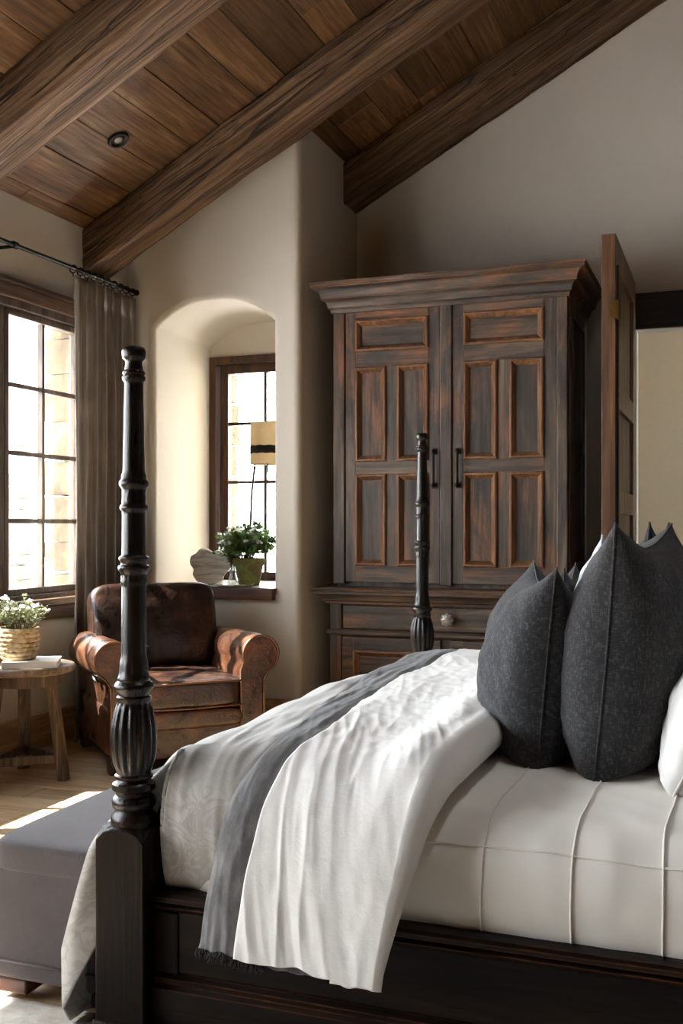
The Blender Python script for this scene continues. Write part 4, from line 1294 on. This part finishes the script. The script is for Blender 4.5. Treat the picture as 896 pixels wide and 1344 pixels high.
def leaf(bm, p, d, L, w, rng):
    d = d.normalized(); s = d.cross(V((rng.uniform(-1, 1), rng.uniform(-1, 1), rng.uniform(.2, 1)))).normalized(); n = s.cross(d)
    a = p; b = p + d * L * .45 + n * L * .08; c = p + d * L + n * -L * .06
    vs = [bm.verts.new(q) for q in (a, b + s * w + n * .1 * w, c, b - s * w + n * .1 * w)]
    m = bm.verts.new(b)
    bm.faces.new((vs[0], vs[1], m)); bm.faces.new((vs[1], vs[2], m)); bm.faces.new((vs[2], vs[3], m)); bm.faces.new((vs[3], vs[0], m))
def plant(parent, c, R, H, nst, nl, L, w, lm, seed, flowers=0, droop=.3, base_r=.04, pm='petal'):
    rng = random.Random(seed); bs = bmesh.new(); bl = bmesh.new(); bf = bmesh.new()
    for k in range(nst):
        a = rng.random() * 2 * PI; rr = rng.random() ** .6
        p0 = V(c) + V((base_r * rr * math.cos(a), base_r * rr * math.sin(a), 0))
        h = H * rng.uniform(.55, 1.0) * (1 - .35 * rr)
        p2 = V(c) + V((R * rr * math.cos(a), R * rr * math.sin(a), h))
        p1 = p0.lerp(p2, .5) + V((0, 0, h * droop * .5))
        pts = [p0 * (1 - t) ** 2 + p1 * 2 * t * (1 - t) + p2 * t * t for t in [i / 6 for i in range(7)]]
        tube(bs, pts, .0013, 4)
        for i in range(nl):
            t = rng.uniform(.3, 1); q = p0 * (1 - t) ** 2 + p1 * 2 * t * (1 - t) + p2 * t * t
            b = rng.random() * 2 * PI
            leaf(bl, q, V((math.cos(b), math.sin(b), rng.uniform(-.3, .7))), L * rng.uniform(.6, 1.1), w * rng.uniform(.7, 1.1), rng)
        if k < flowers:
            for i in range(7):
                b = rng.random() * 2 * PI
                leaf(bf, p2 + V((rng.uniform(-.012, .012), rng.uniform(-.012, .012), rng.uniform(-.006, .012))), V((math.cos(b), math.sin(b), rng.uniform(-.2, .8))), .021, .010, rng)
    obj('stems', bs, M['stem'], parent, smooth=180)
    obj('foliage', bl, M[lm], parent, smooth=0)
    if flowers: obj('blossoms', bf, M[pm], parent, smooth=0)
pb = thing('basket_plant', 'woven seagrass basket with grey-green foliage on the side table', 'plant', (-3.145, 4.035, .571))
bm = bmesh.new(); rows = []
for k in range(64):
    t = k / 63; z = .571 + .150 * t; r = .072 + .022 * math.sin(PI * min(1, t * 1.15) * .62)
    rows.append((r + .005 * abs(math.sin(t * PI * 7)) ** .7, z))
def bmod(th, i, r, z): return r * (1 + .016 * math.sin(th * 18 + (i // 9) * PI)) + .006 * N3(math.cos(th) * 2, math.sin(th) * 2, z * 14)
lathe(bm, rows + [(.086, .721), (.080, .70)], (-3.145, 4.035, 0), 90, bmod)
obj('basket', bm, M['basket'], pb, smooth=60)
bm = bmesh.new(); lathe(bm, [(.079, .696), (.079, .704), (.01, .708)], (-3.145, 4.035, 0), 24); obj('soil', bm, M['soil'], pb)
plant(pb, (-3.145, 4.035, .704), .15, .185, 60, 12, .022, .007, 'leaf_pale', 5, flowers=12, base_r=.07)

# ------------------------------------------------------------------ curtain and rod
rd = thing('curtain_rod', 'thin black iron curtain rod above the left window', 'curtain rod', (XL + .1, 4.0, 2.61))
RX = XL + .125; RZ = 2.612
bm = bmesh.new(); tube(bm, [(RX, 1.9, RZ), (RX, 5.43, RZ)], .0115, 14); obj('rod', bm, M['iron'], rd, smooth=60)
for y in (4.30, 2.2):
    bm = bmesh.new(); tube(bm, [(XL + .001, y, RZ - .005), (RX, y, RZ - .005)], .009, 10); lathe(bm, [(.028, 0), (.028, .006), (.02, .01)], (0, 0, 0), 20)
    for v in bm.verts:
        if v.co.length < .2 and abs(v.co.x) < .04: v.co = (XL + .001 + v.co.z, y + v.co.x, RZ - .005 + v.co.y)
    tube(bm, [(RX, y - .014, RZ), (RX, y + .014, RZ)], .019, 14)
    obj('bracket', bm, M['iron'], rd, smooth=40)
bm = bmesh.new(); bmesh.ops.create_uvsphere(bm, u_segments=16, v_segments=10, radius=.018, matrix=Matrix.Translation((RX, 5.44, RZ))); obj('finial', bm, M['iron'], rd, smooth=180)
cu = thing('curtain', 'taupe linen curtain hanging in folds at the right of the left window', 'curtain', (RX, 5.12, 2.58))
CY0, CY1 = 4.775, 5.415
NF = 7
def fcur(i, j):
    u = i / 259; t = j / 69
    z = 2.572 - (2.572 - .022) * t
    ph = u * NF * 2 * PI + .9 * N3(u * 5, t * 1.6)
    am = (.012 + .012 * sst(.03, .25, t)) * (1 + .35 * N3(u * 7, 3)) * (1 - .55 * sst(.14, .0, u) * 0)
    w = math.sin(ph); w = w
    if u < .16: w = w * sst(.05, .16, u) + .7 * (1 - sst(.05, .16, u))
    spread = .03 * sst(.25, .8, t)
    y = CY0 - spread + (CY1 - CY0 + spread * 1.4) * u + .010 * math.cos(ph) * (1 - .4 * t)
    pin = 1 - .55 * math.exp(-((t - .045) / .012) ** 2)
    x = RX + .004 + am * w * pin + .006 * N3(u * 9, t * 4, 4) + .010 * N3(u * 3, t * 3, 9) * t
    if u < .1: x += .02 * (1 - u / .1) * sst(.2, .6, t)
    return (max(XL + .04, x), y, z)
bm = bmesh.new(); grid(bm, 260, 70, fcur)
obj('fabric', bm, M['curtain'], cu, smooth=180, solid=.003)
for k in range(10):
    y = CY0 + .02 + (CY1 - CY0 - .04) * k / 9
    bm = bmesh.new(); tube(bm, [(RX + .021 * math.cos(2 * PI * i / 20), y, RZ - .006 + .021 * math.sin(2 * PI * i / 20)) for i in range(21)], .0035, 8)
    tube(bm, [(RX, y, RZ - .027), (RX, y, RZ - .045)], .003, 6)
    obj('ring', bm, M['iron'], cu, smooth=180)

# ------------------------------------------------------------------ ceiling light
lx, ly, lz = -2.972, 4.614, zc(-2.972)
cl = thing('recessed_ceiling_light', 'small round recessed light with a dark ring in the plank ceiling', 'ceiling light', (lx, ly, lz))
TILT = Matrix.Translation((lx, ly, lz - .001)) @ Matrix.Rotation(-math.atan(.54), 4, 'Y') @ Matrix.Rotation(PI, 4, 'X')
bm = bmesh.new(); lathe(bm, [(.040, -.002), (.058, -.002), (.058, .008), (.052, .013), (.044, .012), (.040, .004), (.034, -.001)], (0, 0, 0), 40); bm.transform(TILT); obj('trim_ring', bm, M['black'], cl, smooth=40)
bm = bmesh.new(); lathe(bm, [(.039, -.001), (.030, .003), (.026, .003)], (0, 0, 0), 32); bm.transform(TILT); obj('baffle', bm, M['black'], cl, smooth=40)
bm = bmesh.new(); lathe(bm, [(.024, .001), (.022, .006), (.014, .010), (.002, .012)], (0, 0, 0), 24); bm.transform(TILT); obj('bulb', bm, M['lens'], cl, smooth=180)

# ------------------------------------------------------------------ things on the niche sill
SZ = .8355
pp = thing('potted_plant', 'mossy clay pot with green leaves and white blossoms on the niche sill', 'plant', (-2.765, 5.74, SZ))
px_, py_ = -2.765, 5.74
bm = bmesh.new(); lathe(bm, [(.01, .001), (.062, .001), (.064, .006), (.088, .125), (.096, .127), (.099, .135), (.100, .160), (.097, .165), (.088, .165), (.084, .150), (.02, .148)], (px_, py_, SZ), 44)
obj('pot', bm, M['terracotta'], pp, smooth=40)
bm = bmesh.new(); lathe(bm, [(.086, .149), (.086, .154), (.01, .158)], (px_, py_, SZ), 24); obj('soil', bm, M['soil'], pp)
plant(pp, (px_, py_, SZ + .152), .20, .25, 110, 12, .042, .015, 'leaf', 8, flowers=34, base_r=.075, droop=.4)
sa = obj('saucer', bmesh.new(), None)
bpy.data.objects.remove(sa)
bm = bmesh.new(); lathe(bm, [(.01, 0), (.10, 0), (.112, .006), (.115, .014), (.110, .014), (.10, .008), (.01, .006)], (-2.80, 5.62, SZ), 44)
tag(obj('shallow_dish', bm, M['sillstone'], smooth=40), 'flat round stone dish in front of the clay pot', 'dish')
# striped wavy stone slab
bm = bmesh.new()
out = []
for k in range(60):
    a = 2 * PI * k / 60
    r = 1 + .10 * math.sin(3 * a + .6) + .06 * math.sin(7 * a + 1) + .02 * math.sin(13 * a)
    x = .125 * math.cos(a) * r; z = .115 + .125 * math.sin(a) * r
    out.append((x, max(0, z)))
prism(bm, out, 'Y', -.02, .02)
bm.transform(Matrix.Translation((-3.015, 5.70, SZ)) @ Matrix.Scale(.94, 4) @ Matrix.Rotation(math.radians(22), 4, 'Z'))
tag(obj('carved_stone', bm, M['marble'], smooth=40, bevel=.005), 'pale striped stone slab with a wavy edge at the left of the niche sill', 'ornament')
# glass vase with sprigs
vs_ = thing('glass_vase', 'small clear glass vase of pale blossoms left of the clay pot', 'vase', (-2.885, 5.76, SZ))
vx, vy = -2.885, 5.76
bm = bmesh.new(); lathe(bm, [(.002, .002), (.034, .002), (.038, .008), (.030, .03), (.018, .07), (.014, .11), (.020, .15), (.030, .165), (.027, .165), (.016, .148), (.011, .11), (.015, .07), (.026, .03), (.03, .012), (.002, .010)], (vx, vy, SZ), 36)
obj('vase_body', bm, M['vase'], vs_, smooth=180)
plant(vs_, (vx, vy, SZ + .05), .15, .25, 34, 10, .038, .014, 'leaf', 14, flowers=26, base_r=.008, droop=.9)
# tumbler at the right end of the sill
bm = bmesh.new(); lathe(bm, [(.002, .002), (.038, .002), (.041, .01), (.044, .095), (.042, .095), (.039, .012), (.002, .010)], (-2.56, 5.83, SZ), 32)
tag(obj('glass_tumbler', bm, M['vase'], smooth=180), 'clear glass tumbler right of the clay pot on the niche sill', 'glass')
# lamp with a bent twig stem
lp = thing('twig_lamp', 'slim table lamp with a parchment drum shade in front of the niche window', 'lamp', (-2.90, 6.03, SZ))
sx_, sy_ = -2.785, 6.05
bm = bmesh.new(); lathe(bm, [(.01, 0), (.07, 0), (.072, .008), (.06, .016), (.01, .02)], (-2.920, 6.03, SZ), 32); obj('lamp_base', bm, M['iron'], lp, smooth=40)
bm = bmesh.new(); tube(bm, [(-2.920, 6.03, SZ + .015), (-2.915, 6.03, 1.0), (-2.898, 6.035, 1.2), (-2.892, 6.04, 1.40), (-2.878, 6.045, 1.54), (-2.872, 6.045, 1.585)], [.009, .008, .0085, .0075, .008, .009], 8); obj('lamp_stem', bm, M['twig'], lp, smooth=180)
bm = bmesh.new(); tube(bm, [(-2.875, 6.045, 1.575), (-2.830, 6.048, 1.55), (sx_, sy_, 1.545), (sx_, sy_, 1.64)], .004, 6); tube(bm, [(sx_ - .105, sy_, 1.60), (sx_ + .105, sy_, 1.60)], .003, 6); tube(bm, [(-2.875, 6.045, 1.575), (sx_ - .09, sy_, 1.60)], .0045, 6)
obj('shade_bracket', bm, M['iron'], lp, smooth=180)
bm = bmesh.new(); lathe(bm, [(.112, 1.592), (.110, 1.592), (.106, 1.855), (.108, 1.857)], (sx_, sy_, 0), 48)
bm.faces.ensure_lookup_table()
for f in [f for f in bm.faces if len(f.verts) > 8]: bm.faces.remove(f)
obj('lamp_shade', bm, M['shade'], lp, smooth=60, solid=.002)
bm = bmesh.new()
grid(bm, 40, 2, lambda i, j: (sx_ + .1125 * math.cos(2 * PI * i / 40), sy_ + .1125 * math.sin(2 * PI * i / 40), 1.66 + .05 * j + .002 * math.sin(i * 1.7 + j)), True)
obj('shade_band', bm, M['black'], lp, smooth=60, solid=.001, label='dark band around the shade')

# ------------------------------------------------------------------ light
W = bpy.data.worlds.new('sky'); SC.world = W; W.use_nodes = True
nt = W.node_tree; bg = nt.nodes['Background']
bg.inputs[0].default_value = (.90, .955, 1.0, 1); bg.inputs[1].default_value = 7.0
def portal(name, loc, rot, sx, sy):
    l = bpy.data.lights.new(name, 'AREA'); l.shape = 'RECTANGLE'; l.size = sx; l.size_y = sy
    l.cycles.is_portal = True
    o = bpy.data.objects.new(name, l); COL.objects.link(o); o.location = loc; o.rotation_euler = rot
portal('window_daylight_portal', (XL - .13, (WY0 + WY1) / 2, (WZ0 + WZ1) / 2), (0, -PI / 2, 0), WZ1 - WZ0, WY1 - WY0)
portal('added_side_window_portal', (XL - .13, (W3[0] + W3[1]) / 2, (W3[2] + W3[3]) / 2), (0, -PI / 2, 0), W3[3] - W3[2], W3[1] - W3[0])
portal('added_roof_window_portal', (XL + 4.13 * cs - .12 * sn, 2.52, 2.915 + 4.17 * sn + .12 * cs), (0, -math.atan(.54), 0), 1.2, .9)
portal('niche_daylight_portal', ((GX0 + GX1) / 2, YW + .12, 1.57), (-PI / 2, 0, 0), GX1 - GX0, 1.53)
sun = bpy.data.lights.new('sun', 'SUN'); sun.energy = 24; sun.angle = math.radians(.6); sun.color = (1, .93, .82)
so = bpy.data.objects.new('sun', sun); COL.objects.link(so); so.location = (-8, 2, 8)
so.rotation_euler = V((.66, .24, -.74)).to_track_quat('-Z', 'Y').to_euler()

cam = bpy.data.cameras.new('camera'); co = bpy.data.objects.new('camera', cam); COL.objects.link(co)
co.location = (0, 0, 1.2); co.rotation_euler = (PI / 2, 0, math.atan(512 / 1360))
cam.sensor_fit = 'VERTICAL'; cam.sensor_height = 36; cam.lens = 36 * 1360 / 1344
cam.shift_y = (690 - 672) / 1344
cam.clip_start = .05; cam.clip_end = 200
SC.camera = co
SC.view_settings.view_transform = 'Standard'; SC.view_settings.look = 'None'
SC.view_settings.gamma = 1; SC.view_settings.exposure = 1.82; SC.view_settings.use_curve_mapping = False
SC.cycles.use_denoising = True
SC.cycles.max_bounces = 12; SC.cycles.diffuse_bounces = 8; SC.cycles.glossy_bounces = 4; SC.cycles.transparent_max_bounces = 16
SC.cycles.sample_clamp_indirect = 8
SC.cycles.caustics_reflective = False; SC.cycles.caustics_refractive = False
